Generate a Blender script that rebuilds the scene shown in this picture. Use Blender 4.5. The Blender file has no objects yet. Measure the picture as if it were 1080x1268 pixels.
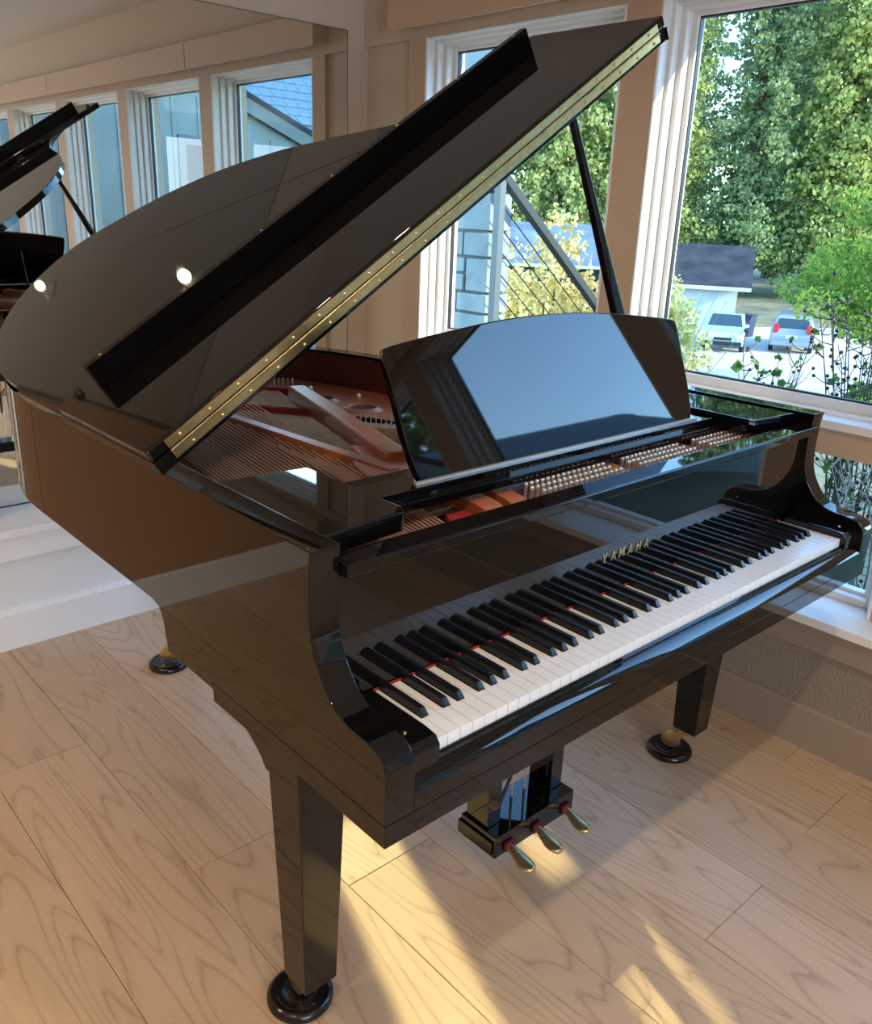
import bpy, bmesh, math, random
import numpy as np
from mathutils import Vector, Matrix

random.seed(7)
rng = np.random.default_rng(7)
scene = bpy.context.scene
COL = scene.collection
R = math.radians

# ------------------------------------------------------------------ camera
cam_d = bpy.data.cameras.new('camera')
cam = bpy.data.objects.new('camera', cam_d)
COL.objects.link(cam)
cam_d.sensor_fit = 'HORIZONTAL'
cam_d.sensor_width = 36.0
cam_d.lens = 36.0 * 1056.9 / 1080.0
cam_d.clip_start = 0.05
cam_d.clip_end = 400
_r = Vector((0.74346, -0.66781, 0.03611)).normalized()
_f = Vector((0.63853, 0.69274, -0.33526)).normalized()
_u = _r.cross(_f)
_m = Matrix((_r, _u, -_f)).transposed().to_4x4()
_m.translation = Vector((-1.2766, -0.7053, 1.4171))
cam.matrix_world = _m
scene.camera = cam

# ------------------------------------------------------------------ colour management
vs = scene.view_settings
vs.view_transform = 'Standard'
vs.look = 'None'
vs.gamma = 1.0
vs.use_curve_mapping = False
vs.exposure = 0.62

# ------------------------------------------------------------------ sky
world = bpy.data.worlds.new('sky')
scene.world = world
world.use_nodes = True
wn, wl = world.node_tree.nodes, world.node_tree.links
wn.clear()
w_out = wn.new('ShaderNodeOutputWorld')
w_bg = wn.new('ShaderNodeBackground')
w_sky = wn.new('ShaderNodeTexSky')
w_sky.sky_type = 'NISHITA'
w_sky.sun_disc = False
w_sky.sun_elevation = R(22)
w_sky.sun_rotation = R(162)
w_sky.air_density = 1.0
w_sky.dust_density = 0.4
w_sky.ozone_density = 2.5
w_bg.inputs[1].default_value = 0.95
w_tint = wn.new('ShaderNodeMix'); w_tint.data_type = 'RGBA'; w_tint.blend_type = 'MULTIPLY'; w_tint.inputs[0].default_value = 1.0
w_tint.inputs[7].default_value = (0.80, 1.0, 1.10, 1)
wl.new(w_sky.outputs[0], w_tint.inputs[6]); wl.new(w_tint.outputs[2], w_bg.inputs[0])
wl.new(w_bg.outputs[0], w_out.inputs[0])

# ------------------------------------------------------------------ sun (low, raking along the window wall)
SUN_DIR = Vector((-0.285, 0.90, -0.385)).normalized()      # the way the light travels
sun_d = bpy.data.lights.new('sun', 'SUN')
sun_d.energy = 5.5
sun_d.angle = R(0.6)
sun_d.color = (1.0, 0.86, 0.62)
sun = bpy.data.objects.new('sun', sun_d)
sun.rotation_euler = SUN_DIR.to_track_quat('-Z', 'Y').to_euler()
sun.location = (8, -20, 12)
COL.objects.link(sun)

# added area light behind the viewer, standing in for windows not modelled
def fill_light(name, loc, target, sx, sy, energy):
    d = bpy.data.lights.new(name, 'AREA'); d.shape = 'RECTANGLE'; d.size = sx; d.size_y = sy; d.energy = energy; d.color = (0.72, 0.86, 1.0)
    o_ = bpy.data.objects.new(name, d); o_.location = loc
    o_.rotation_euler = (Vector(target) - Vector(loc)).to_track_quat('-Z', 'Z').to_euler(); COL.objects.link(o_)
fill_light('fill_front', (-2.3, -5.12, 1.35), (-2.3, 0, 1.2), 2.6, 1.5, 80)
# added narrow area lamps before the mirror, standing in for sun it reflects
BOUNCE = Vector((SUN_DIR.x, -SUN_DIR.y, SUN_DIR.z))
def add_beam_lamp(cx, cy, w, length, power):
    t = (2.20 - cy)/(-BOUNCE.y)
    d = bpy.data.lights.new('sunbeam_lamp', 'AREA'); d.shape = 'RECTANGLE'; d.size = w; d.size_y = length*abs(BOUNCE.z); d.spread = R(1.4)
    d.energy = power*w*d.size_y; d.color = (1.0, 0.93, 0.50)
    o_ = bpy.data.objects.new('sunbeam_lamp', d); o_.location = Vector((cx, cy, 0)) - BOUNCE*t
    o_.rotation_euler = BOUNCE.to_track_quat('-Z', 'Y').to_euler(); COL.objects.link(o_)
for (bx, by, bw, bl) in ((-0.405, 0.20, 0.17, 1.0), (-0.165, -0.215, 0.030, 0.36), (-0.125, -0.20, 0.022, 0.36), (-0.090, -0.19, 0.014, 0.36), (-0.012, -0.115, 0.022, 0.30), (0.045, 0.33, 0.085, 0.22)):
    add_beam_lamp(bx, by, bw, bl, 7.5)

# ------------------------------------------------------------------ materials
MATS = {}
def new_mat(name):
    m = bpy.data.materials.new(name); m.use_nodes = True
    MATS[name] = m
    nt = m.node_tree
    return m, nt.nodes, nt.links, nt.nodes['Principled BSDF']

def mat(name, col, rough=0.5, metal=0.0, spec=0.5, bump=0.0, bscale=60.0, var=0.0, vscale=8.0, coat=0.0, sss=0.0):
    m, n, l, b = new_mat(name)
    b.inputs['Base Color'].default_value = (*col, 1)
    b.inputs['Roughness'].default_value = rough
    b.inputs['Metallic'].default_value = metal
    b.inputs['Specular IOR Level'].default_value = spec
    b.inputs['Coat Weight'].default_value = coat
    b.inputs['Coat Roughness'].default_value = 0.03
    if bump or var:
        tc = n.new('ShaderNodeTexCoord')
    if var:
        nz = n.new('ShaderNodeTexNoise'); nz.inputs['Scale'].default_value = vscale; nz.inputs['Detail'].default_value = 5
        l.new(tc.outputs['Object'], nz.inputs['Vector'])
        mp = n.new('ShaderNodeMapRange'); mp.inputs[3].default_value = 1 - var; mp.inputs[4].default_value = 1 + var
        mp.inputs[1].default_value = 0.3; mp.inputs[2].default_value = 0.7
        l.new(nz.outputs[0], mp.inputs[0])
        hs = n.new('ShaderNodeHueSaturation'); hs.inputs['Color'].default_value = (*col, 1)
        l.new(mp.outputs[0], hs.inputs['Value']); l.new(hs.outputs[0], b.inputs['Base Color'])
    if bump:
        nb = n.new('ShaderNodeTexNoise'); nb.inputs['Scale'].default_value = bscale; nb.inputs['Detail'].default_value = 4
        l.new(tc.outputs['Object'], nb.inputs['Vector'])
        bp = n.new('ShaderNodeBump'); bp.inputs['Strength'].default_value = bump; bp.inputs['Distance'].default_value = 0.01
        l.new(nb.outputs[0], bp.inputs['Height']); l.new(bp.outputs[0], b.inputs['Normal'])
    return m

mat('ebony', (0.0035, 0.0032, 0.0032), 0.025, 0, 0.48)
mat('ebony_satin', (0.004, 0.004, 0.0045), 0.22)
mat('black_rail', (0.003, 0.003, 0.003), 0.12, 0, 0.12)
mat('black_key', (0.006, 0.006, 0.007), 0.28)
mat('ivory', (0.83, 0.85, 0.88), 0.22, coat=0.2)
mat('key_wood', (0.62, 0.42, 0.24), 0.6)
mat('brass', (0.62, 0.46, 0.21), 0.28, 1.0, var=0.12, vscale=40)
mat('brass_worn', (0.64, 0.50, 0.27), 0.33, 0.9, var=0.35, vscale=35)
mat('steel', (0.78, 0.74, 0.69), 0.32, 0.7)
mat('copper_wire', (0.88, 0.62, 0.50), 0.42, 0.45)
mat('plate_bronze', (0.47, 0.15, 0.068), 0.36, 0.15, var=0.08, vscale=5)
mat('mahogany', (0.13, 0.030, 0.016), 0.28, var=0.25, vscale=14)
mat('spruce', (0.36, 0.19, 0.09), 0.5, var=0.15, vscale=20)
mat('red_felt', (0.36, 0.02, 0.025), 0.95)
mat('dark_red_felt', (0.17, 0.012, 0.016), 0.95)
mat('rubber', (0.01, 0.01, 0.01), 0.6)
mat('coaster', (0.006, 0.006, 0.007), 0.18)
mat('beige_wall', (0.58, 0.475, 0.375), 0.75, bump=0.05, bscale=250)
mat('beige_trim', (0.56, 0.405, 0.285), 0.6)
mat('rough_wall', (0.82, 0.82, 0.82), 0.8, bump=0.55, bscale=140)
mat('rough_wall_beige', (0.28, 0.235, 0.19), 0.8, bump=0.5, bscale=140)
mat('base_beige', (0.31, 0.25, 0.205), 0.5)
mat('white_trim', (0.86, 0.86, 0.86), 0.38)
mat('white_vinyl', (0.84, 0.85, 0.85), 0.32)
mat('ceiling_paint', (0.72, 0.69, 0.64), 0.9, bump=0.1, bscale=120)
mat('wood_panel', (0.47, 0.265, 0.135), 0.5, var=0.05, vscale=2)
mat('mirror_edge', (0.02, 0.03, 0.03), 0.3)
mat('stone', (0.27, 0.31, 0.31), 0.85, bump=0.6, bscale=14, var=0.2, vscale=5)
mat('mortar', (0.15, 0.16, 0.16), 0.95)
mat('iron', (0.02, 0.022, 0.025), 0.4)
mat('iron_grey', (0.10, 0.12, 0.13), 0.45)
mat('siding', (0.24, 0.27, 0.25), 0.8, var=0.1, vscale=3)
mat('siding_trim', (0.17, 0.18, 0.17), 0.7)
mat('shingle', (0.20, 0.27, 0.33), 0.9, var=0.2, vscale=20)
mat('roof_grey', (0.035, 0.036, 0.042), 0.95, spec=0.2, var=0.35, vscale=1.2)
mat('roof_blue', (0.10, 0.14, 0.23), 0.85, var=0.35, vscale=0.9)
mat('house_white', (0.42, 0.45, 0.47), 0.8, var=0.08, vscale=1)
mat('house_dark', (0.05, 0.05, 0.055), 0.8)
mat('brick_red', (0.35, 0.16, 0.10), 0.85, var=0.3, vscale=6)
mat('drive', (0.50, 0.47, 0.42), 0.9, var=0.10, vscale=0.7)
mat('bark', (0.09, 0.06, 0.04), 0.9, bump=0.4, bscale=8)
mat('twig', (0.06, 0.05, 0.035), 0.8)
mat('twig_pale', (0.30, 0.29, 0.27), 0.8)
mat('berry', (0.03, 0.015, 0.015), 0.5)
mat('car_white', (0.40, 0.52, 0.58), 0.15, coat=0.6)
mat('car_silver', (0.24, 0.28, 0.37), 0.2, coat=0.6)
mat('car_glass', (0.03, 0.05, 0.06), 0.05)
mat('tyre', (0.015, 0.015, 0.015), 0.8)
mat('tail_red', (0.55, 0.02, 0.02), 0.3)
mat('lamp_clear', (0.8, 0.85, 0.9), 0.1)
mat('blue_bin', (0.008, 0.016, 0.06), 0.5)
mat('leaf_blade', (0.16, 0.12, 0.08), 0.6)

def leaf_mat(name, c0, c1, transl=0.35):
    m, n, l, b = new_mat(name)
    n.remove(b)
    out = n['Material Output']
    geo = n.new('ShaderNodeNewGeometry')
    rp = n.new('ShaderNodeValToRGB')
    rp.color_ramp.elements[0].color = (*c0, 1); rp.color_ramp.elements[1].color = (*c1, 1)
    l.new(geo.outputs['Random Per Island'], rp.inputs[0])
    d = n.new('ShaderNodeBsdfDiffuse'); t = n.new('ShaderNodeBsdfTranslucent'); mx = n.new('ShaderNodeMixShader')
    mx.inputs[0].default_value = transl
    l.new(rp.outputs[0], d.inputs[0]); l.new(rp.outputs[0], t.inputs[0])
    l.new(d.outputs[0], mx.inputs[1]); l.new(t.outputs[0], mx.inputs[2]); l.new(mx.outputs[0], out.inputs[0])
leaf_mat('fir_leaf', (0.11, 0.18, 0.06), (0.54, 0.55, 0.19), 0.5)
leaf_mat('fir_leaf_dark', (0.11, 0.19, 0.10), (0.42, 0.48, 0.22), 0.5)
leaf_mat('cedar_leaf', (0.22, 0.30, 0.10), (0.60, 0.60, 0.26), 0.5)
leaf_mat('maple_leaf', (0.05, 0.17, 0.04), (0.36, 0.42, 0.07), 0.45)
leaf_mat('golden_leaf', (0.40, 0.30, 0.08), (0.85, 0.66, 0.28), 0.4)
leaf_mat('lime_leaf', (0.34, 0.36, 0.12), (0.80, 0.76, 0.38), 0.4)
leaf_mat('shrub_leaf', (0.05, 0.16, 0.03), (0.22, 0.36, 0.08), 0.4)
leaf_mat('lawn', (0.08, 0.13, 0.04), (0.08, 0.13, 0.04), 0.0)

# thin window glass: lets sunlight straight through, mirrors a little at grazing angles
m, n, l, b = new_mat('glass'); n.remove(b)
tr = n.new('ShaderNodeBsdfTransparent'); tr.inputs[0].default_value = (0.93, 0.97, 0.97, 1)
gl = n.new('ShaderNodeBsdfGlossy'); gl.inputs['Roughness'].default_value = 0.0
fr = n.new('ShaderNodeFresnel'); fr.inputs[0].default_value = 1.35
mx = n.new('ShaderNodeMixShader')
ge = n.new('ShaderNodeNewGeometry'); sb = n.new('ShaderNodeMath'); sb.operation = 'SUBTRACT'; sb.use_clamp = True   # only the outer face mirrors, no trapped light inside the pane
l.new(fr.outputs[0], sb.inputs[0]); l.new(ge.outputs['Backfacing'], sb.inputs[1])
l.new(sb.outputs[0], mx.inputs[0]); l.new(tr.outputs[0], mx.inputs[1]); l.new(gl.outputs[0], mx.inputs[2])
l.new(mx.outputs[0], n['Material Output'].inputs[0])
# mirror
m, n, l, b = new_mat('mirror'); n.remove(b)
gl = n.new('ShaderNodeBsdfGlossy'); gl.inputs['Roughness'].default_value = 0.0
gl.inputs[0].default_value = (0.80, 0.83, 0.80, 1)
l.new(gl.outputs[0], n['Material Output'].inputs[0])
# lamp lens
m, n, l, b = new_mat('lamp_lens')
b.inputs['Emission Color'].default_value = (1.0, 0.80, 0.52, 1); b.inputs['Emission Strength'].default_value = 40

# oak planks: cathedral grain along the board, pores, a colour per board
m, n, l, b = new_mat('oak')
tc = n.new('ShaderNodeTexCoord'); oi = n.new('ShaderNodeObjectInfo')
off = n.new('ShaderNodeVectorMath'); off.operation = 'SCALE'; off.inputs[0].default_value = (17.3, 41.7, 5.1)
l.new(oi.outputs['Random'], off.inputs['Scale'])
add = n.new('ShaderNodeVectorMath'); add.operation = 'ADD'
l.new(tc.outputs['Object'], add.inputs[0]); l.new(off.outputs[0], add.inputs[1])
mp1 = n.new('ShaderNodeMapping'); mp1.inputs['Scale'].default_value = (4.4, 0.58, 1)
l.new(add.outputs[0], mp1.inputs['Vector'])
nz = n.new('ShaderNodeTexNoise'); nz.inputs['Scale'].default_value = 1.0; nz.inputs['Detail'].default_value = 2.2; nz.inputs['Roughness'].default_value = 0.42; nz.inputs['Distortion'].default_value = 0.35
l.new(mp1.outputs[0], nz.inputs['Vector'])
mul = n.new('ShaderNodeMath'); mul.operation = 'MULTIPLY'; mul.inputs[1].default_value = 24.0
l.new(nz.outputs[0], mul.inputs[0])
frc = n.new('ShaderNodeMath'); frc.operation = 'FRACT'; l.new(mul.outputs[0], frc.inputs[0])
rg = n.new('ShaderNodeValToRGB')
rg.color_ramp.elements[0].position = 0.0; rg.color_ramp.elements[0].color = (0.35, 0.35, 0.35, 1)
rg.color_ramp.elements[1].position = 0.30; rg.color_ramp.elements[1].color = (0, 0, 0, 1)
e = rg.color_ramp.elements.new(0.78); e.color = (0.05, 0.05, 0.05, 1)
e = rg.color_ramp.elements.new(1.0); e.color = (1, 1, 1, 1)
l.new(frc.outputs[0], rg.inputs[0])
mp2 = n.new('ShaderNodeMapping'); mp2.inputs['Scale'].default_value = (330, 9, 1)
l.new(add.outputs[0], mp2.inputs['Vector'])
nz2 = n.new('ShaderNodeTexNoise'); nz2.inputs['Scale'].default_value = 1.0; nz2.inputs['Detail'].default_value = 3
l.new(mp2.outputs[0], nz2.inputs['Vector'])
pr = n.new('ShaderNodeMapRange'); pr.inputs[1].default_value = 0.38; pr.inputs[2].default_value = 0.68; pr.inputs[3].default_value = 0.55; pr.inputs[4].default_value = 1.0
l.new(nz2.outputs[0], pr.inputs[0])
gm = n.new('ShaderNodeMath'); gm.operation = 'MULTIPLY'; l.new(rg.outputs[0], gm.inputs[0]); l.new(pr.outputs[0], gm.inputs[1])
pz = n.new('ShaderNodeMapRange'); pz.inputs[1].default_value = 0.42; pz.inputs[2].default_value = 0.75; pz.inputs[3].default_value = 0.0; pz.inputs[4].default_value = 0.22
l.new(nz2.outputs[0], pz.inputs[0])
ga = n.new('ShaderNodeMath'); ga.operation = 'ADD'; ga.use_clamp = True; l.new(gm.outputs[0], ga.inputs[0]); l.new(pz.outputs[0], ga.inputs[1])
gs = n.new('ShaderNodeMath'); gs.operation = 'MULTIPLY'; gs.inputs[1].default_value = 0.55; l.new(ga.outputs[0], gs.inputs[0])
cr = n.new('ShaderNodeValToRGB')
cr.color_ramp.elements[0].color = (0.53, 0.385, 0.255, 1); cr.color_ramp.elements[1].color = (0.62, 0.46, 0.315, 1)
l.new(oi.outputs['Random'], cr.inputs[0])
mixc = n.new('ShaderNodeMix'); mixc.data_type = 'RGBA'
l.new(gs.outputs[0], mixc.inputs[0]); l.new(cr.outputs[0], mixc.inputs[6]); mixc.inputs[7].default_value = (0.22, 0.13, 0.07, 1)
l.new(mixc.outputs[2], b.inputs['Base Color'])
b.inputs['Roughness'].default_value = 0.36
b.inputs['Specular IOR Level'].default_value = 0.45
bp = n.new('ShaderNodeBump'); bp.inputs['Strength'].default_value = 0.10; bp.inputs['Distance'].default_value = 0.004; bp.invert = True
l.new(ga.outputs[0], bp.inputs['Height']); l.new(bp.outputs[0], b.inputs['Normal'])

# ------------------------------------------------------------------ mesh helpers
class MB:
    def __init__(s): s.v = []; s.f = []
    def add(s, vs_, fs):
        o = len(s.v); s.v += [tuple(map(float, p)) for p in vs_]; s.f += [tuple(i + o for i in f) for f in fs]; return s
    def box(s, x0, x1, y0, y1, z0, z1):
        return s.add([(x0,y0,z0),(x1,y0,z0),(x1,y1,z0),(x0,y1,z0),(x0,y0,z1),(x1,y0,z1),(x1,y1,z1),(x0,y1,z1)],
                     [(0,3,2,1),(4,5,6,7),(0,1,5,4),(1,2,6,5),(2,3,7,6),(3,0,4,7)])
    def prism(s, pts, ax, a, b):
        # pts: 2-D polygon; ax: the axis it is swept along
        def P(p, t):
            return {'x': (t, p[0], p[1]), 'y': (p[0], t, p[1]), 'z': (p[0], p[1], t)}[ax]
        n_ = len(pts)
        return s.add([P(p, a) for p in pts] + [P(p, b) for p in pts],
                     [tuple(range(n_))[::-1], tuple(range(n_, 2*n_))] + [(i, (i+1) % n_, n_+(i+1) % n_, n_+i) for i in range(n_)])
    def tube(s, pts, rad, seg=8, cap=True):
        pts = [Vector(p) for p in pts]; n_ = len(pts)
        rads = rad if hasattr(rad, '__len__') else [rad]*n_
        rings = []
        t0 = (pts[1]-pts[0]).normalized()
        up = Vector((0,0,1)) if abs(t0.z) < 0.9 else Vector((1,0,0))
        for i, p in enumerate(pts):
            t = ((pts[min(i+1,n_-1)]-pts[max(i-1,0)])).normalized()
            a = t.cross(up).normalized(); bb = a.cross(t).normalized(); up = bb
            rings.append([p + a*rads[i]*math.cos(2*math.pi*k/seg) + bb*rads[i]*math.sin(2*math.pi*k/seg) for k in range(seg)])
        vs_ = [q for r_ in rings for q in r_]
        fs = [(i*seg+k, i*seg+(k+1)%seg, (i+1)*seg+(k+1)%seg, (i+1)*seg+k) for i in range(n_-1) for k in range(seg)]
        if cap: fs += [tuple(range(seg))[::-1], tuple(range((n_-1)*seg, n_*seg))]
        return s.add(vs_, fs)
    def lathe(s, prof, c=(0,0,0), seg=32, axis='z'):
        vs_ = []
        for r_, z in prof:
            for k in range(seg):
                a = 2*math.pi*k/seg
                p = {'z': (r_*math.cos(a), r_*math.sin(a), z), 'x': (z, r_*math.cos(a), r_*math.sin(a)), 'y': (r_*math.cos(a), z, r_*math.sin(a))}[axis]
                vs_.append((c[0]+p[0], c[1]+p[1], c[2]+p[2]))
        n_ = len(prof)
        fs = [(i*seg+k, i*seg+(k+1)%seg, (i+1)*seg+(k+1)%seg, (i+1)*seg+k) for i in range(n_-1) for k in range(seg)]
        fs += [tuple(range(seg))[::-1], tuple(range((n_-1)*seg, n_*seg))]
        return s.add(vs_, fs)
    def mesh(s, name, bevel=0, seg=2, smooth=False, ang=40, lim=30):
        me = bpy.data.meshes.new(name)
        me.from_pydata(s.v, [], s.f)
        bm = bmesh.new(); bm.from_mesh(me)
        bmesh.ops.recalc_face_normals(bm, faces=bm.faces)
        if bevel:
            es = [e_ for e_ in bm.edges if len(e_.link_faces) == 2 and e_.calc_face_angle(0) > R(lim)]
            bmesh.ops.bevel(bm, geom=es, offset=bevel, segments=seg, affect='EDGES', profile=0.6, clamp_overlap=True)
        if smooth or bevel:
            for f_ in bm.faces: f_.smooth = True
            for e_ in bm.edges:
                if len(e_.link_faces) == 2 and e_.calc_face_angle(0) > R(ang): e_.smooth = False
        bm.to_mesh(me); bm.free()
        if bevel: me['hard'] = 1
        return me

def link(name, me, m, parent=None, loc=None):
    o = bpy.data.objects.new(name, me)
    if me is not None and m and not me.materials: me.materials.append(MATS[m])
    COL.objects.link(o)
    if parent: o.parent = parent
    if loc: o.location = loc
    if me is not None and me.name.split('.')[0] in HARD or (me is not None and me.get('hard')):
        wnm = o.modifiers.new('flat_faces', 'WEIGHTED_NORMAL'); wnm.mode = 'FACE_AREA'; wnm.weight = 100; wnm.keep_sharp = True
    return o
HARD = set()
def build(name, mb, m, parent=None, bevel=0, seg=2, smooth=False, ang=40, lim=30):
    return link(name, mb.mesh(name, bevel, seg, smooth, ang, lim), m, parent)
def tag(o, label, cat, group=None, kind=None):
    o['label'] = label; o['category'] = cat
    if group: o['group'] = group
    if kind: o['kind'] = kind
    return o
def struct(o, label=None, cat=None):
    o['kind'] = 'structure'
    if label: o['label'] = label
    if cat: o['category'] = cat
    return o
def empty(name, loc=(0,0,0), rz=0):
    o = bpy.data.objects.new(name, None); o.empty_display_size = 0.1
    o.location = loc; o.rotation_euler = (0, 0, rz); COL.objects.link(o); return o
def catmull(pts, k=6):
    out = []
    P = [np.array(p, float) for p in pts]
    P = [2*P[0]-P[1]] + P + [2*P[-1]-P[-2]]
    for i in range(1, len(P)-2):
        for j in range(k):
            t = j/k
            out.append(tuple(0.5*((2*P[i]) + (P[i+1]-P[i-1])*t + (2*P[i-1]-5*P[i]+4*P[i+1]-P[i+2])*t*t + (3*P[i]-P[i-1]-3*P[i+1]+P[i+2])*t**3)))
    out.append(tuple(P[-2])); return out
def offset_line(pts, d):
    out = []; n_ = len(pts)
    for i in range(n_):
        a = np.array(pts[max(i-1,0)]); c = np.array(pts[min(i+1,n_-1)]); t = c-a; t = t/np.linalg.norm(t)
        out.append((pts[i][0]+t[1]*d, pts[i][1]-t[0]*d))
    return out

# ================================================================== THE ROOM
XW, XP, YM = 0.925, 1.0, 2.28          # low wall face, pier face, mirror plane
ZS, ZC = 0.41, 2.38                    # sill top, ceiling
X0, Y0 = -7.6, -5.2                    # far walls
YWF = 2.06                             # low wall under the mirror

# floor of oak planks
floor = struct(build('floor', MB().box(X0-0.1, 1.2, Y0-0.1, YM+0.1, -0.06, -0.014), 'key_wood'), 'pale oak plank floor with cathedral grain under the piano', 'floor')
PW = 0.24
joint = {-5: [1.387, -0.45], -4: [0.762, -1.2], -3: [0.505, -1.35], -2: [1.25, -0.62], -1: [-0.09, 1.75], 0: [0.95, -0.85], 1: [-0.07, 1.6], -6: [0.30, 1.95], -7: [1.1, -0.8]}
for c in range(-21, 3):
    xa = 0.34 + c*PW
    xb = min(xa + PW, XW + 0.02)
    if xa >= XW or xb < X0: continue
    js = joint.get(c)
    if not js: s_ = rng.uniform(-0.8, 1.0); js = [s_]
    lo = sorted(js); ys = [Y0] + sorted(set([y for k in range(-4, 5) for y in (lo[0] + k*1.9,) if Y0+0.2 < y < min(lo)-0.6] + lo + ([lo[-1]+1.9] if lo[-1]+1.9 < YWF-0.1 else []))) + [YWF+0.02]
    for ya, yb in zip(ys[:-1], ys[1:]):
        g = 0.0006
        o = build('plank', MB().box(-(xb-xa)/2+g, (xb-xa)/2-g, -(yb-ya)/2+g, (yb-ya)/2-g, -0.014, 0.0), 'oak', floor, bevel=0.0010, seg=1)
        o.location = ((xa+xb)/2, (ya+yb)/2, 0)

ceiling = struct(build('ceiling', MB().box(X0-0.1, 1.25, Y0-0.1, YM+0.1, ZC, ZC+0.1), 'ceiling_paint'), 'plain off white ceiling seen in the mirror', 'ceiling')
struct(build('wall_left', MB().box(X0-0.1, X0, Y0, YM, 0, ZC), 'beige_wall'), 'plain beige wall on the far side of the room', 'wall')
struct(build('wall_front', MB().box(X0-0.1, 1.2, Y0-0.1, Y0, 0, ZC), 'beige_wall'), 'plain beige wall behind the viewer', 'wall')

# wall under and around the mirror
wb = struct(build('wall_back', MB().box(X0, 1.2, YM, YM+0.1, ZS-0.05, ZC), 'beige_wall'), 'beige wall around the big mirror behind the piano', 'wall')
build('low_wall', MB().box(X0, 1.2, YWF+0.012, YM+0.1, 0, ZS-0.03), 'rough_wall', wb)
struct(build('trim_1', MB().box(-0.80, XW, YWF-0.022, YM, ZS-0.026, ZS), 'white_trim', bevel=0.004), 'white ledge under the mirror', 'ledge')
struct(build('trim_2', MB().box(-0.80, XW, YWF-0.006, YWF+0.012, ZS-0.105, ZS-0.026), 'white_trim', bevel=0.002), 'white board below the mirror ledge', 'trim')
def base_prof(a, b):   # flat board with a small eased cap
    return [(a, 0), (a, 0.122), (a+(b-a)*0.35, 0.130), (b, 0.132), (b, 0)]
bb = MB().prism([(p[0], p[1]) for p in base_prof(YWF-0.013, YWF+0.012)], 'x', X0, XW)
struct(build('baseboard_back', bb, 'white_trim'), 'white baseboard below the mirror wall', 'baseboard')

build('wood_panel', MB().box(X0, -0.80, YWF-0.012, YM+0.1, 0.133, ZC), 'wood_panel', wb)
# mirror
mir = empty('wall_mirror', (0, YM, ZS))
tag(mir, 'huge frameless mirror on the wall behind the piano, resting on the white ledge', 'mirror')
o = build('mirror_glass', MB().box(-0.795, 0.917, -0.004, 0, 0.004, 1.632), 'mirror', mir)
o = build('mirror_edge', MB().box(0.9165, 0.9185, -0.0046, 0, 0.004, 1.634).box(-0.795, 0.9185, -0.0046, 0, 1.632, 1.634), 'mirror_edge', mir)
o = build('mirror_seat', MB().box(-0.795, 0.9185, -0.006, 0, 0.0005, 0.004), 'mirror_edge', mir)

# window wall: low wall, sill, piers, header, valance
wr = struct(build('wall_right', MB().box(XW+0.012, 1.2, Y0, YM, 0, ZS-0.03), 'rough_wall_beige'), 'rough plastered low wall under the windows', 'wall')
build('header', MB().box(XP, 1.2, Y0, YM, 1.995, ZC), 'beige_wall', wr)
build('corner_pier', MB().box(1.018, 1.2, 2.005, YM, ZS, 1.995), 'beige_wall', wr)
build('corner_board', MB().box(XP, 1.2, 1.917, 2.005, ZS, 1.995), 'beige_trim', wr)
struct(build('trim_3', MB().box(XW-0.03, 1.14, Y0, YM, ZS-0.026, ZS), 'white_trim', bevel=0.004), 'white window sill right of the piano', 'sill')
struct(build('trim_4', MB().box(XW-0.006, XW+0.012, Y0, YM, ZS-0.105, ZS-0.026), 'base_beige', bevel=0.002), 'painted board under the window sill', 'trim')
struct(build('baseboard_right', MB().prism([(p[0], p[1]) for p in base_prof(XW, XW+0.012)], 'y', Y0, YWF), 'base_beige'), 'painted baseboard under the windows', 'baseboard')
for i, (ya, yb) in enumerate(((0.93, 2.036), (-0.99, 0.925), (-2.9, -0.995), (Y0, -2.905))):
    v = MB().prism([(0.92, 2.015), (0.92, 2.135), (XP, 2.135), (XP, 2.035), (0.932, 2.035), (0.932, 2.015)], 'y', ya, yb)
    struct(build('trim_%d' % (5+i), v, 'beige_trim', bevel=0.0015), ['boxed beige valance over the window behind the lid', 'boxed beige valance over the big right hand window', 'boxed beige valance further along the window wall', 'boxed beige valance at the far end of the window wall'][i], 'valance')
PITCH, OPEN = 1.003, 0.887
XG = 1.115
wins = []
yt = 1.917; k = 0
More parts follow.
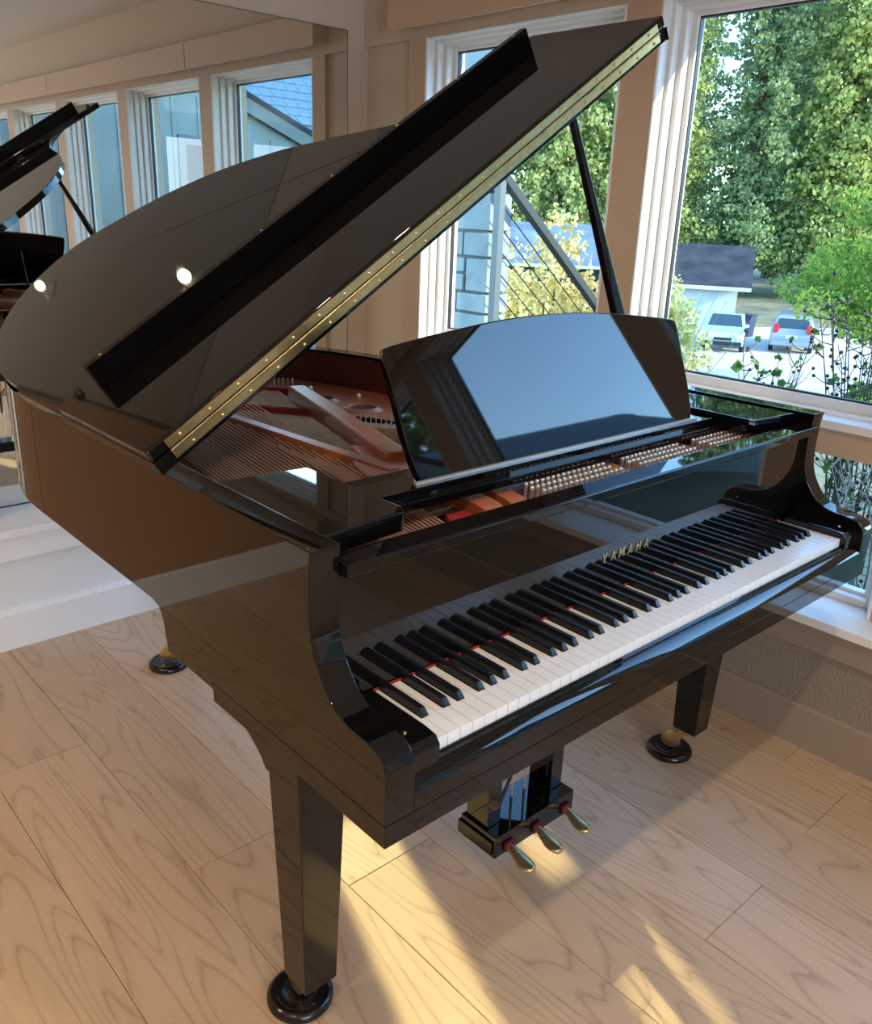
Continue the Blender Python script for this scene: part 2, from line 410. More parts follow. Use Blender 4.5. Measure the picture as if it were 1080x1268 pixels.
while yt - OPEN > Y0 + 0.1:
    yb = yt - OPEN
    # pier on the near side
    build('pier', MB().box(XP, 1.2, yb-0.116, yb, ZS, 1.995), 'beige_trim', wr)
    w = empty('window_%d' % (k+1), (XG, (yt+yb)/2, ZS))
    H = OPEN/2; z1 = 1.995-ZS
    lab = ['tall white framed window behind the lid prop, stone pillar outside', 'tall white framed window right of the piano with trees and cars outside'][k] if k < 2 else 'tall white framed window, %s along the window wall from the mirror' % ('third', 'fourth', 'fifth', 'sixth', 'seventh', 'eighth')[k-2]
    w['kind'] = 'structure'; w['label'] = lab; w['category'] = 'window'
    if k >= 2: w['group'] = 'windows further along the wall'
    # stepped jambs: each step a plain casing
    zr0, zr1 = 0.91-ZS, 0.825-ZS     # rail between the upper and the lower light
    steps = ((XP-XG, -0.075, 0.0, 0.012), (-0.075, -0.045, 0.0, 0.026), (-0.045, -0.015, 0.0, 0.044), (-0.015, 0.02, 0.0, 0.062))
    for (xa, xb, a_, t_) in steps:
        fr_ = MB()
        fr_.box(xa, xb, H-t_, H, 0.0, z1).box(xa, xb, -H, -H+t_, 0.0, z1)
        fr_.box(xa, xb, -H+t_, H-t_, z1-t_*0.62, z1)
        if t_ > 0.03:
            fr_.box(xa, xb, -H+t_, H-t_, zr0, zr0+(t_-0.03)*1.6)
            fr_.box(xa, xb, -H+t_, H-t_, 0.0, t_*0.5)
        build('casing', fr_, 'white_vinyl', w, bevel=0.003, seg=1)
    build('rail', MB().box(XP-XG+0.02, 0.02, -H, H, zr1, zr0), 'beige_trim', w, bevel=0.002)
    build('stool', MB().box(XP-XG+0.004, -0.01, -H+0.013, H-0.013, zr0-0.012, zr0+0.012), 'white_vinyl', w, bevel=0.004)
    build('pane', MB().box(-0.002, 0.002, -H+0.05, H-0.05, zr0+0.03, z1-0.03), 'glass', w)
    build('lower_pane', MB().box(-0.002, 0.002, -H+0.05, H-0.05, 0.02, zr1), 'glass', w)
    bead = MB()
    for s_ in (-1, 1): bead.box(-0.008, 0.008, s_*(H-0.062)-0.003, s_*(H-0.062)+0.003, zr0+0.03, z1-0.03)
    bead.box(-0.008, 0.008, -H+0.06, H-0.06, z1-0.043, z1-0.037).box(-0.008, 0.008, -H+0.06, H-0.06, zr0+0.051, zr0+0.056)
    build('gasket', bead, 'iron', w)
    wins.append(w)
    yt -= PITCH; k += 1
build('end_pier', MB().box(XP, 1.2, Y0, yt, ZS, 1.995), 'beige_trim', wr)

# recessed ceiling lights: two placed from glints, the rest added to light the room
LAMPS = [(-0.10, 1.25), (-0.32, -0.57), (-2.3, 1.25), (-2.3, -0.57), (-0.32, -2.5), (-2.3, -2.5), (-4.3, 1.25), (-4.3, -0.57), (-4.3, -2.5), (-0.32, -4.3), (-2.3, -4.3), (-6.2, -0.57)]
for i, (x, y) in enumerate(LAMPS):
    t = empty('ceiling_light', (x, y, ZC))
    tag(t, 'round warm ceiling downlight ' + ('over the lid of the piano', 'over the keyboard end of the piano', 'left of the piano tail', 'left of the keyboard', 'behind the viewer near the windows', 'behind the viewer to the left', 'further left by the mirror wall', 'further left in the middle of the room', 'far back on the left', 'in the back corner by the windows', 'at the back wall', 'farthest to the left')[i], 'ceiling light', 'recessed downlights in the ceiling')
    build('ring', MB().lathe([(0.030, -0.001), (0.060, -0.001), (0.063, -0.004), (0.060, -0.007), (0.036, -0.010), (0.030, -0.006)], seg=28), 'white_trim', t, smooth=True)
    build('lens', MB().lathe([(0.001, -0.004), (0.030, -0.004), (0.030, -0.002), (0.001, -0.002)], seg=28), 'lamp_lens', t)
    ld = bpy.data.lights.new('downlight', 'SPOT'); ld.energy = 44 if x < -2 else 25; ld.color = (1.0, 0.76, 0.47) if x < -2 else (1.0, 0.80, 0.55); ld.spot_size = R(150); ld.spot_blend = 0.9; ld.shadow_soft_size = 0.03
    lo_ = bpy.data.objects.new('downlight', ld); COL.objects.link(lo_); lo_.parent = t; lo_.location = (0, 0, -0.075)

# ================================================================== THE GRAND PIANO
piano = empty('grand_piano', (0, 0, 0))
tag(piano, 'glossy black grand piano with open lid, music desk and brass pedals', 'piano')
XO, XI = 0.7174, 0.669
ZT, ZB = 1.002, 0.75
ZK = 0.7503

# --- case sides (spine and treble cheek) with the curved arms
arm = catmull([(0.133, 1.002), (0.1365, 0.965), (0.1375, 0.92), (0.134, 0.875), (0.119, 0.838), (0.091, 0.804), (0.058, 0.7895), (0.015, 0.785), (-0.010, 0.778), (-0.0225, 0.763), (-0.026, 0.742), (-0.026, 0.680)], 5)
YS, YTB = 1.18, 0.50
def side_profile(yend):
    low = [(-0.026, 0.680), (0.42, 0.680), (0.42, 0.667), (0.582, 0.667), (0.586, 0.690), (0.593, 0.722), (0.607, 0.744), (0.635, ZB)] if yend > 0.7 else [(-0.026, 0.680), (0.42, 0.680), (0.42, 0.667), (yend, 0.667)]
    return arm[:-1] + low + [(yend, ZB), (yend, ZT)] if yend > 0.7 else arm[:-1] + low + [(yend, ZT)]
spine = build('spine_side', MB().prism(side_profile(YS), 'x', -XO, -XI), 'ebony', piano, bevel=0.0022, seg=2, lim=50)
cheek = build('treble_side', MB().prism(side_profile(YTB), 'x', XI, XO), 'ebony', piano, bevel=0.0022, seg=2, lim=50)
# rim round the tail
outer = catmull([(-XO, 1.00), (-XO, YS), (-0.709, 1.336), (-0.672, 1.49), (-0.603, 1.625), (-0.525, 1.725), (-0.428, 1.803), (-0.325, 1.850), (-0.225, 1.862), (-0.106, 1.823), (0.010, 1.765), (0.100, 1.690), (0.170, 1.605), (0.221, 1.515), (0.262, 1.42), (0.295, 1.30), (0.325, 1.164), (0.362, 1.04), (0.425, 0.905), (0.515, 0.785), (0.605, 0.690), (0.672, 0.605), (XO-0.006, 0.535), (XO, YTB), (XO, 0.40)], 6)
outer = [p for p in outer if not (p[0] < -XO+0.001 and p[1] < YS-0.001) and not (p[0] > XO-0.0005 and p[1] < YTB-0.001)]
inner = offset_line(outer, 0.0484)
inner[0] = (-XI, outer[0][1]); inner[-1] = (XI, outer[-1][1])
def strip_solid(oa, ib, z0, z1):
    n_ = len(oa); mb = MB()
    vs_ = [(*p, z0) for p in oa] + [(*p, z1) for p in oa] + [(*p, z0) for p in ib] + [(*p, z1) for p in ib]
    fs = []
    for i in range(n_-1):
        fs += [(i, i+1, n_+i+1, n_+i), (2*n_+i+1, 2*n_+i, 3*n_+i, 3*n_+i+1), (n_+i, n_+i+1, 3*n_+i+1, 3*n_+i), (i+1, i, 2*n_+i, 2*n_+i+1)]
    fs += [(0, n_, 3*n_, 2*n_), (n_-1, 3*n_-1, 4*n_-1, 2*n_-1)]
    return mb.add(vs_, fs)
build('rim', strip_solid(outer, inner, ZB, ZT), 'ebony', piano, bevel=0.0022, seg=2, lim=60, ang=60)
# mahogany lining inside the rim
lin_o = [(-XI, 0.47)] + [(-XI, y) for y in (0.7, 0.95)] + inner + [(XI, 0.47)]
build('rim_lining', strip_solid(offset_line(lin_o, 0.0005), offset_line(lin_o, 0.006), 0.83, 0.994), 'mahogany', piano, smooth=True, ang=50)
# bottom strip round the keybed, keybed, braces
build('keybed_frame', MB().prism([(-XO, -0.026), (XO, -0.026), (XO, 0.42), (XO-0.05, 0.42), (XO-0.05, 0.02), (-XO+0.05, 0.02), (-XO+0.05, 0.42), (-XO, 0.42)], 'z', 0.645, 0.6796), 'ebony', piano, bevel=0.0018)
build('keybed', MB().box(-XI-0.001, XI+0.001, 0.02, 0.52, 0.650, 0.705), 'ebony_satin', piano)
build('belly_rail', MB().box(-XI-0.001, XI+0.001, 0.50, 0.56, 0.660, 0.80), 'ebony_satin', piano)
for (a, b_) in (((-0.55, 0.56), (-0.35, 1.72)), ((-0.1, 0.56), (-0.2, 1.78)), ((0.45, 0.56), (-0.02, 1.70))):
    d_ = Vector((b_[0]-a[0], b_[1]-a[1], 0)).normalized(); nn = Vector((-d_.y, d_.x, 0))*0.035
    q = [(a[0]+nn.x, a[1]+nn.y), (b_[0]+nn.x, b_[1]+nn.y), (b_[0]-nn.x, b_[1]-nn.y), (a[0]-nn.x, a[1]-nn.y)]
    build('back_post', MB().prism(q, 'z', 0.755, 0.82), 'ebony_satin', piano)

# --- key slip below the keys
ks = [(0.004, 0.7305), (-0.003, 0.7330), (-0.0075, 0.7315), (-0.0090, 0.7270), (-0.0105, 0.7262)]
arc_ = [(-0.0105 - 0.0155*t, 0.7255 - 0.0165*(t**1.25)*(0.80 + 0.20*t)) for t in [i/9 for i in range(10)]]
ks += arc_ + [(-0.026, 0.7060), (-0.026, 0.6805), (0.004, 0.6805)]
build('key_slip', MB().prism(ks, 'x', -XI, XI), 'ebony', piano, smooth=True, ang=24)
build('slip_felt', MB().box(-0.6125, 0.6125, 0.0045, 0.010, 0.69, 0.7325), 'rubber', piano)

# --- key blocks
for s in (-1, 1):
    xa, xb = sorted((s*0.6135, s*XI))
    kb = build('key_block', MB().prism([(-0.012, 0.690), (-0.012, 0.752), (-0.004, 0.762), (0.02, 0.765), (0.135, 0.765), (0.135, 0.690)], 'x', xa, xb), 'ebony', piano, bevel=0.0025)
    build('block_screw', MB().lathe([(0.001, 0.7675), (0.003, 0.7668), (0.0036, 0.765), (0.0036, 0.76)], (s*0.648, 0.022, 0), 12), 'brass', kb, smooth=True)

# --- keys
KW = 1.225/52
names_ = ['A', 'B'] + ['C', 'D', 'E', 'F', 'G', 'A', 'B']*7 + ['C']
# tail boundaries inside an octave measured from C
tail = {}
t1, t2 = 3*KW/5, 4*KW/7
cuts = [0, t1, 2*t1, 3*t1, 4*t1, 3*KW] + [3*KW + j*t2 for j in range(1, 8)]
spans = {'C': (0, 1), 'C#': (1, 2), 'D': (2, 3), 'D#': (3, 4), 'E': (4, 5), 'F': (5, 6), 'F#': (6, 7), 'G': (7, 8), 'G#': (8, 9), 'A': (9, 10), 'A#': (10, 11), 'B': (11, 12)}
base_i = {c_: i for i, c_ in enumerate('CDEFGAB')}
YBK, YEND = 0.050, 0.150
def white_mesh(nm, first=False, last=False):
    i = base_i[nm]; g = 0.0005
    fl, fr2 = g, KW-g
    tl = cuts[spans[nm][0]] - i*KW; tr2 = cuts[spans[nm][1]] - i*KW
    bw = 0.0008
    tl = fl if (first or abs(tl) < 1e-6) else tl + bw
    tr2 = fr2 if (last or abs(tr2-KW) < 1e-6) else tr2 - bw
    pts = [(fl, 0), (fr2, 0), (fr2, YBK), (tr2, YBK), (tr2, YEND), (tl, YEND), (tl, YBK), (fl, YBK)]
    pp = []
    for p in pts:
        if not pp or (abs(p[0]-pp[-1][0])+abs(p[1]-pp[-1][1])) > 1e-6: pp.append(p)
    return MB().prism(pp, 'z', -0.022, 0).mesh('white_key', bevel=0.0009, seg=2)
cache = {}
for i, nm in enumerate(names_):
    key = (nm, i == 0, i == 51)
    if key not in cache: cache[key] = white_mesh(*key)
    link('white_key', cache[key], 'ivory', piano, (-0.6125 + i*KW, 0, ZK))
# black keys: tapered with a sloped nose
def black_mesh():
    wb_, wt, h = 0.0062, 0.0047, 0.0115
    sec = []
    vs_ = []
    for (y, z, w_) in ((0.0, -0.004, wb_), (0.0, 0.001, wb_), (0.0075, h, wt), (0.101, h+0.0008, wt), (0.101, -0.004, wb_)):
        vs_ += [(-w_, y, z), (w_, y, z)]
    fs = [(0, 1, 3, 2), (2, 3, 5, 4), (4, 5, 7, 6), (6, 7, 9, 8), (8, 9, 1, 0), (0, 2, 4, 6, 8), (1, 9, 7, 5, 3)]
    return MB().add(vs_, fs).mesh('black_key', bevel=0.0013, seg=2, lim=25)
bmesh_k = black_mesh()
for i, nm in enumerate(names_[:-1]):
    if nm in 'CDFGA':
        a_, b_ = spans[nm+'#']
        cx = (cuts[a_]+cuts[b_])/2 - base_i[nm]*KW
        link('black_key', bmesh_k, 'black_key', piano, (-0.6125 + i*KW + cx, YBK, ZK))
build('key_felt', MB().box(-0.6125, 0.6125, 0.1455, 0.149, 0.742, 0.7528), 'red_felt', piano)

# --- fallboard with its lip and the name
fb_prof = [(0.1495, 0.7545), (0.1490, 0.954), (0.1225, 0.956), (0.1200, 0.958), (0.1200, 0.9725), (0.1225, 0.975), (0.162, 0.977), (0.162, 0.7545)]
fallboard = build('fallboard', MB().prism(fb_prof, 'x', -XI+0.001, XI-0.001), 'ebony', piano, bevel=0.0012, lim=30)
# brass letters
LET = {
 'Y': [[(0, 7), (1.5, 7), (2.6, 4.3), (3.7, 7), (5.2, 7), (3.35, 3), (3.5, 0), (1.7, 0), (1.85, 3)]],
 'A': [[(0, 0), (1.3, 0), (3.0, 5.6), (3.5, 7), (2.1, 7)], [(4.2, 0), (5.7, 0), (3.5, 7), (2.9, 5.9)], [(1.6, 1.5), (4.0, 1.5), (3.75, 2.5), (1.9, 2.5)]],
 'M': [[(0, 0), (1.3, 0), (1.55, 4.4), (2.8, 1.0), (3.6, 1.0), (4.85, 4.4), (5.1, 0), (6.6, 0), (6.1, 7), (4.6, 7), (3.25, 3.2), (1.9, 7), (0.5, 7)]],
 'H': [[(0, 0), (1.4, 0), (1.3, 2.9), (4.1, 2.9), (4.0, 0), (5.4, 0), (5.2, 7), (4.0, 7), (4.1, 4.1), (1.3, 4.1), (1.4, 7), (0.2, 7)]]}
sc_ = 0.0185/7
widths = {'Y': 5.2, 'A': 5.6, 'M': 6.6, 'H': 5.4}
for i, ch in enumerate('YAMAHA'):
    cx = -0.0655 + i*0.0262
    mb = MB()
    for poly in LET[ch]:
        mb.prism([(cx + (p[0]-widths[ch]/2)*sc_, 0.8150 + p[1]*sc_) for p in poly], 'y', 0.1478, 0.1493)
    lt = build('letter_%s' % ch.lower(), mb, 'brass', fallboard)
    lt['label'] = 'brass letter of the maker name'
# --- rail behind the fallboard
build('name_rail', MB().box(-XI+0.001, XI-0.001, 0.162, 0.186, 0.86, 0.962), 'ebony', piano, bevel=0.0015)

# --- music shelf, side plates, music desk
build('shelf_front_rail', MB().box(-0.50, 0.50, 0.270, 0.292, 0.957, 0.972), 'ebony', piano, bevel=0.002)
sh = build('music_shelf', MB().box(-0.50, 0.50, 0.284, 0.348, 0.968, 0.988), 'ebony', piano, bevel=0.002)
build('desk_stop', MB().box(-0.40, 0.44, 0.296, 0.302, 0.988, 0.9925), 'steel', sh)
for s in (-1, 1):
    pl = [(s*0.502, 0.205), (s*0.502, 0.30), (s*0.502, 0.46), (s*(XI-0.004), 0.475), (s*(XI-0.004), 0.178), (s*0.515, 0.192)]
    build('side_plate', MB().prism(pl, 'z', 0.966, 0.9975), 'ebony', piano, bevel=0.003)
build('desk_slide', MB().box(-0.505, 0.505, 0.405, 0.445, 0.940, 0.962), 'black_rail', piano, bevel=0.002)
build('slide_board', MB().box(-0.50, 0.50, 0.346, 0.390, 0.945, 0.958), 'mahogany', piano, bevel=0.002)
dz = Vector((0, 0.375, 0.927)); dn = Vector((0, 0.927, -0.375)); do = Vector((0.02, 0.302, 0.991))
half = 0.418
edge = catmull([(-0.402, 0.0), (-0.410, 0.018), (-0.418, 0.07), (-0.420, 0.13), (-0.422, 0.20), (-0.419, 0.219), (-0.404, 0.2275), (-0.28, 0.243), (-0.14, 0.256), (0, 0.2605), (0.14, 0.256), (0.28, 0.243), (0.404, 0.2275), (0.419, 0.219), (0.422, 0.20), (0.420, 0.13), (0.418, 0.07), (0.410, 0.018), (0.402, 0.0)], 3)
def dp(p, t): return tuple(do + Vector((p[0], 0, 0)) + dz*p[1] + dn*t)
n_ = len(edge)
mb = MB().add([dp(p, 0) for p in edge] + [dp(p, 0.016) for p in edge], [tuple(range(n_))[::-1], tuple(range(n_, 2*n_))] + [(i, (i+1) % n_, n_+(i+1) % n_, n_+i) for i in range(n_)])
desk = build('music_desk', mb, 'ebony', piano, bevel=0.003, lim=60)
for s in (-1, 1):
    q0 = do + Vector((s*0.20, 0, 0)) + dz*0.15 + dn*0.016
    q1 = Vector((0.02+s*0.20, 0.42, 0.963))
    build('desk_strut', MB().tube([q0, q1], 0.006, 8), 'ebony_satin', desk)

# --- soundboard, plate, braces, strings
ins = [(-XI+0.01, 0.50)] + [(-XI+0.01, 0.9)] + offset_line(inner, 0.012) + [(XI-0.01, 0.50)]
build('soundboard', MB().prism(ins, 'z', 0.825, 0.835), 'spruce', piano)
# rear and treble flange of the cast plate
rimp = [p for p in offset_line(inner, 0.0075)]
seg_ = [p for p in rimp if (p[1] > 0.62 and p[0] > -0.28)]
fl_poly = [(-0.27, 1.60), (-0.06, 1.42), (0.028, 1.30), (0.005, 1.20), (-0.045, 1.06), (-0.058, 0.945), (0.03, 0.865), (0.15, 0.755), (0.30, 0.635), (0.42, 0.57), (0.60, 0.52), (0.645, 0.53)] + seg_[::-1]
fl = build('plate_flange', MB().prism(fl_poly, 'z', 0.880, 0.905), 'plate_bronze', piano, bevel=0.004, lim=50)
fl2 = [p for p in rimp if p[0] < -0.26]
fl2i = offset_line(inner, 0.06); fl2i = [fl2i[i] for i, p in enumerate(rimp) if p[0] < -0.26]
build('plate_flange', strip_solid(fl2, fl2i, 0.880, 0.905), 'plate_bronze', piano, bevel=0.003, lim=50)
def ring_hole(x, y, r):
    return MB().lathe([(r*1.55, 0.9055), (r*1.35, 0.910), (r*1.08, 0.9135), (r, 0.912), (r*0.97, 0.9065)], (x, y, 0), 28)
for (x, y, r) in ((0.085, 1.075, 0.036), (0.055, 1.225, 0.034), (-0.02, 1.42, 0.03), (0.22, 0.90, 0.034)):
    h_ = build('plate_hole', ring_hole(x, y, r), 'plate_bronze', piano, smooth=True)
    build('hole_dark', MB().lathe([(0.001, 0.9065), (r*0.98, 0.9065), (r*0.98, 0.9075), (0.001, 0.9075)], (x, y, 0), 28), 'rubber', h_)  # black disc painting the dark inside of a hole, the plate is solid
for (x, y) in ((0.11, 1.36), (0.165, 1.20), (0.235, 1.02), (0.02, 1.52)):
    build('plate_bolt', MB().lathe([(0.009, 0.905), (0.009, 0.909), (0.006, 0.916), (0.002, 0.918)], (x, y, 0), 14), 'steel', fl, smooth=True)
def bar(name, a, b_, wa, wb2, z0, z1, wtop=0.7, bev=0.006):
    a, b_ = Vector((*a, 0)), Vector((*b_, 0)); d_ = (b_-a).normalized(); nn = Vector((-d_.y, d_.x, 0))
    vs_ = []
    for (p, w_) in ((a, wa), (b_, wb2)):
        for (z, k_) in ((z0, 1), (z1, wtop)):
            vs_ += [(p.x-nn.x*w_*k_/2, p.y-nn.y*w_*k_/2, z), (p.x+nn.x*w_*k_/2, p.y+nn.y*w_*k_/2, z)]
    fs = [(0, 1, 3, 2), (4, 6, 7, 5), (0, 4, 5, 1), (2, 3, 7, 6), (0, 2, 6, 4), (1, 5, 7, 3)]
    return build(name, MB().add(vs_, fs), 'plate_bronze', piano, bevel=bev, seg=3)
bar('plate_strut', (-0.030, 1.215), (-0.222, 0.555), 0.060, 0.060, 0.896, 0.958, 0.8)
bar('plate_strut', (-0.345, 1.45), (-0.275, 0.50), 0.075, 0.075, 0.880, 0.945, 0.45)
bar('plate_strut', (0.30, 1.00), (0.10, 0.46), 0.05, 0.05, 0.895, 0.95, 0.8)
# web where the struts meet, pin-block flange in front
build('plate_web', MB().prism([(-0.36, 0.40), (-0.33, 0.53), (-0.305, 0.60), (-0.265, 0.625), (-0.235, 0.70), (-0.20, 0.665), (-0.17, 0.60), (-0.165, 0.52), (-0.12, 0.40)], 'z', 0.905, 0.942), 'plate_bronze', piano, bevel=0.006, seg=3)
build('pin_block', MB().box(-XI+0.008, XI-0.008, 0.190, 0.47, 0.862, 0.900), 'plate_bronze', piano)
for (xa, xb) in ((-0.29, -0.245), (-0.225, -0.185), (0.085, 0.115), (0.345, 0.375)):
    p_ = catmull([(0.205, 0.893), (0.215, 0.918), (0.245, 0.938), (0.30, 0.945), (0.46, 0.945)], 4)
    build('plate_horn', MB().prism(p_ + [(0.46, 0.893)], 'x', xa, xb), 'plate_bronze', piano, bevel=0.003)
# felts
for (a, b_, w_, z) in (((-0.05, 1.385), (0.045, 1.275), 0.022, 0.914), ((-0.225, 1.205), (-0.10, 1.04), 0.020, 0.918)):
    d_ = Vector((b_[0]-a[0], b_[1]-a[1], 0)).normalized(); nn = Vector((-d_.y, d_.x, 0))*w_/2
    build('string_felt', MB().prism([(a[0]+nn.x, a[1]+nn.y), (b_[0]+nn.x, b_[1]+nn.y), (b_[0]-nn.x, b_[1]-nn.y), (a[0]-nn.x, a[1]-nn.y)], 'z', z-0.03, z+0.016), 'red_felt', piano, bevel=0.003)
build('slot_felt', MB().prism([(-0.37, 0.23), (-0.30, 0.23), (-0.29, 0.30), (-0.33, 0.30)], 'z', 0.893, 0.925), 'red_felt', piano, bevel=0.004)
build('slot_felt', MB().prism([(-0.17, 0.245), (-0.02, 0.262), (0.09, 0.335), (0.05, 0.345), (-0.04, 0.290), (-0.17, 0.275)], 'z', 0.893, 0.922), 'red_felt', piano, bevel=0.004)
# bridges
build('bridge', MB().prism([(-0.50, 1.50), (-0.46, 1.53), (-0.20, 1.30), (0.0, 1.08), (0.10, 0.88), (0.25, 0.70), (0.42, 0.58), (0.39, 0.55), (0.20, 0.68), (0.05, 0.87), (-0.05, 1.05), (-0.24, 1.26)], 'z', 0.835, 0.905), 'spruce', piano, bevel=0.003)
sw = MB(); st = MB()
def wire(mb, a, b_, r): mb.tube([a, b_], r, 4, cap=False)
for i in range(30):      # copper-wound bass strings on the left
    t = i/29
    xf = -0.628 + 0.245*t
    a = (xf, 0.200, 0.928); b_ = (xf + 0.155 + 0.05*t, 1.10 + 0.42*(1-abs(t-0.35)), 0.940)
    wire(sw, a, b_, 0.0024 if t < 0.7 else 0.0019)
for i in range(46):      # plain strings between the struts
    t = i/45
    a = (-0.375 + 0.085*t, 0.30, 0.922); b_ = (-0.275 + 0.265*t, 1.52 - 0.16*t, 0.921)
    wire(st if t > 0.3 else sw, a, b_, 0.0011 if t > 0.3 else 0.0014)
for i in range(60):
    t = i/59
    xf = -0.185 + 0.46*t
    a = (xf, 0.30, 0.922); b_ = (-0.06 + 0.36*t, 0.935 - 0.32*t, 0.918)
    wire(st, a, b_, 0.0008)
for i in range(40):
    t = i/39
    xf = 0.36 + 0.27*t
    wire(st, (xf, 0.30, 0.922), (xf + 0.02, 0.62-0.10*t, 0.918), 0.0007)
o = build('wound_strings', sw, 'copper_wire', piano); o['kind'] = 'stuff'
o = build('plain_strings', st, 'steel', piano); o['kind'] = 'stuff'
pn = MB()
for (xa, xb) in ((-0.165, 0.075), (0.125, 0.335), (0.385, 0.655)):
    nx = int((xb-xa)/0.0150)
    for i in range(nx):
        for r_ in range(4):
            x = xa + (i + (r_ % 2)*0.5)*0.0150; y = 0.206 + r_*0.022
            pn.lathe([(0.0052, 0.912), (0.0056, 0.920), (0.0040, 0.924), (0.0040, 0.946), (0.0046, 0.947), (0.0046, 0.953), (0.0030, 0.955)], (x, y, 0), 8)
            pn.lathe([(0.0035, 0.893), (0.0035, 0.913)], (x, y, 0), 6)
o = build('tuning_pins', pn, 'steel', piano, smooth=True); o['kind'] = 'stuff'
pn = MB()
for i in range(30):
    t = i/29; x = -0.628 + 0.245*t
    pn.lathe([(0.0042, 0.893), (0.0042, 0.934), (0.003, 0.938)], (x, 0.212, 0), 7)
o = build('agraffes', pn, 'brass_worn', piano, smooth=True); o['kind'] = 'stuff'
pn = MB()
for i in range(14):
    x, y = -0.05 + i*0.0085, 0.925 - i*0.0092
    pn.tube([(x, y, 0.90), (x-0.002, y, 0.942)], 0.0016, 6)
for i in range(9):
    x, y = -0.02 + i*0.009, 1.44 - i*0.010
    pn.tube([(x, y, 0.90), (x-0.002, y, 0.944)], 0.0018, 6)
o = build('hitch_pins', pn, 'steel', piano); o['kind'] = 'stuff'

# --- lid: main leaf, folded front flap, hinge, front rail
TH = R(32.5)
LO = Vector((-0.725, 0, 1.003)); LU = Vector((math.cos(TH), 0, math.sin(TH))); LN = Vector((-math.sin(TH), 0, math.cos(TH)))
LM = Matrix((LU, Vector((0, 1, 0)), LN)).transposed().to_4x4(); LM.translation = LO
LW = 1.455
lid_out = [(0, 0.533), (LW, 0.533)] + [(p[0]+0.725+(0.012 if p[0] > 0.3 else 0.004), p[1]+0.006) for p in outer[::-1]][4:]
lid_out = [p for i, p in enumerate(lid_out) if i < 2 or p[0] > 0.012 or p[1] > 1.28]
lid_out = [(0, 0.533), (LW, 0.533)] + [p for p in lid_out[2:]] + [(0.0, 1.18)]
def lidpart(name, mb, m_, parent, **kw):
    o = build(name, mb, m_, parent, **kw)
    if parent is piano: o.matrix_local = LM
    return o
lid = lidpart('lid', MB().prism(lid_out, 'z', 0, 0.0245), 'ebony', piano, bevel=0.006, seg=3, lim=50, ang=60)
flap = lidpart('lid_flap', MB().box(0, LW, 0.533, 0.913, 0.0255, 0.050), 'ebony', lid, bevel=0.006, seg=3)
rail = lidpart('flap_rail', MB().box(0.074, 1.367, 0.840, 0.860, 0.050, 0.0985), 'black_rail', lid, bevel=0.0015)
hl = MB().box(0.035, 1.425, 0.5305, 0.5335, 0.0285, 0.0445)
lidpart('hinge_leaf', hl, 'brass', lid, bevel=0.0006, seg=1)
lidpart('hinge_leaf', MB().box(0.035, 1.425, 0.5305, 0.5335, 0.0075, 0.0225), 'brass', lid, bevel=0.0006, seg=1)
lidpart('hinge_knuckle', MB().tube([(0.035, 0.5305, 0.025), (1.425, 0.5305, 0.025)], 0.0022, 10), 'brass_worn', lid, smooth=True)
scm = MB().lathe([(0.0030, 0.0), (0.0028, -0.0012), (0.0012, -0.0022), (0.0003, -0.0024)], (0, 0, 0), 10, 'y').mesh('hinge_screw', smooth=True)
for i in range(22):
    for z in (0.037, 0.0135):
        link('hinge_screw', scm, 'brass_worn', lid, (0.062 + i*0.0632 + (0.012 if z < 0.02 else 0), 0.5303, z))
scm2 = MB().lathe([(0.0035, 0.0), (0.003, 0.0008), (0.0006, 0.0011)], (0, 0, 0), 10).mesh('rail_glint', smooth=True)
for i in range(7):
    link('rail_glint', scm2, 'brass', lid, (0.110 + i*0.203, 0.850, 0.0985))  # small brass dots added for glints of light along the rail top
for u_ in (0.045, 1.41):
    lidpart('bumper', MB().lathe([(0.0085, 0.050), (0.0085, 0.058), (0.006, 0.062), (0.001, 0.0625)], (u_, 0.893, 0), 16), 'rubber', lid, smooth=True)
# prop stick
pt = LO + LU*1.185 + Vector((0, 0.608, 0)); pb = Vector((0.655, 0.618, 0.975))
d_ = (pt-pb)
mb = MB()
ax = d_.normalized(); s1 = Vector((0, 1, 0)); s2 = ax.cross(s1).normalized()
vs_ = []
for (t, a_, b_) in ((0, 0.015, 0.011), (0.06, 0.017, 0.012), (0.30, 0.015, 0.011), (0.8, 0.0085, 0.008), (1.0, 0.007, 0.007)):
    c_ = pb + d_*t
    vs_ += [c_ + s2*a_ + s1*b_, c_ - s2*a_ + s1*b_, c_ - s2*a_ - s1*b_, c_ + s2*a_ - s1*b_]
fs = [(3, 2, 1, 0), (16, 17, 18, 19)] + [(4*i+k_, 4*i+(k_+1) % 4, 4*i+4+(k_+1) % 4, 4*i+4+k_) for i in range(4) for k_ in range(4)]
build('lid_prop', MB().add(vs_, fs), 'ebony', piano, bevel=0.003, lim=40)

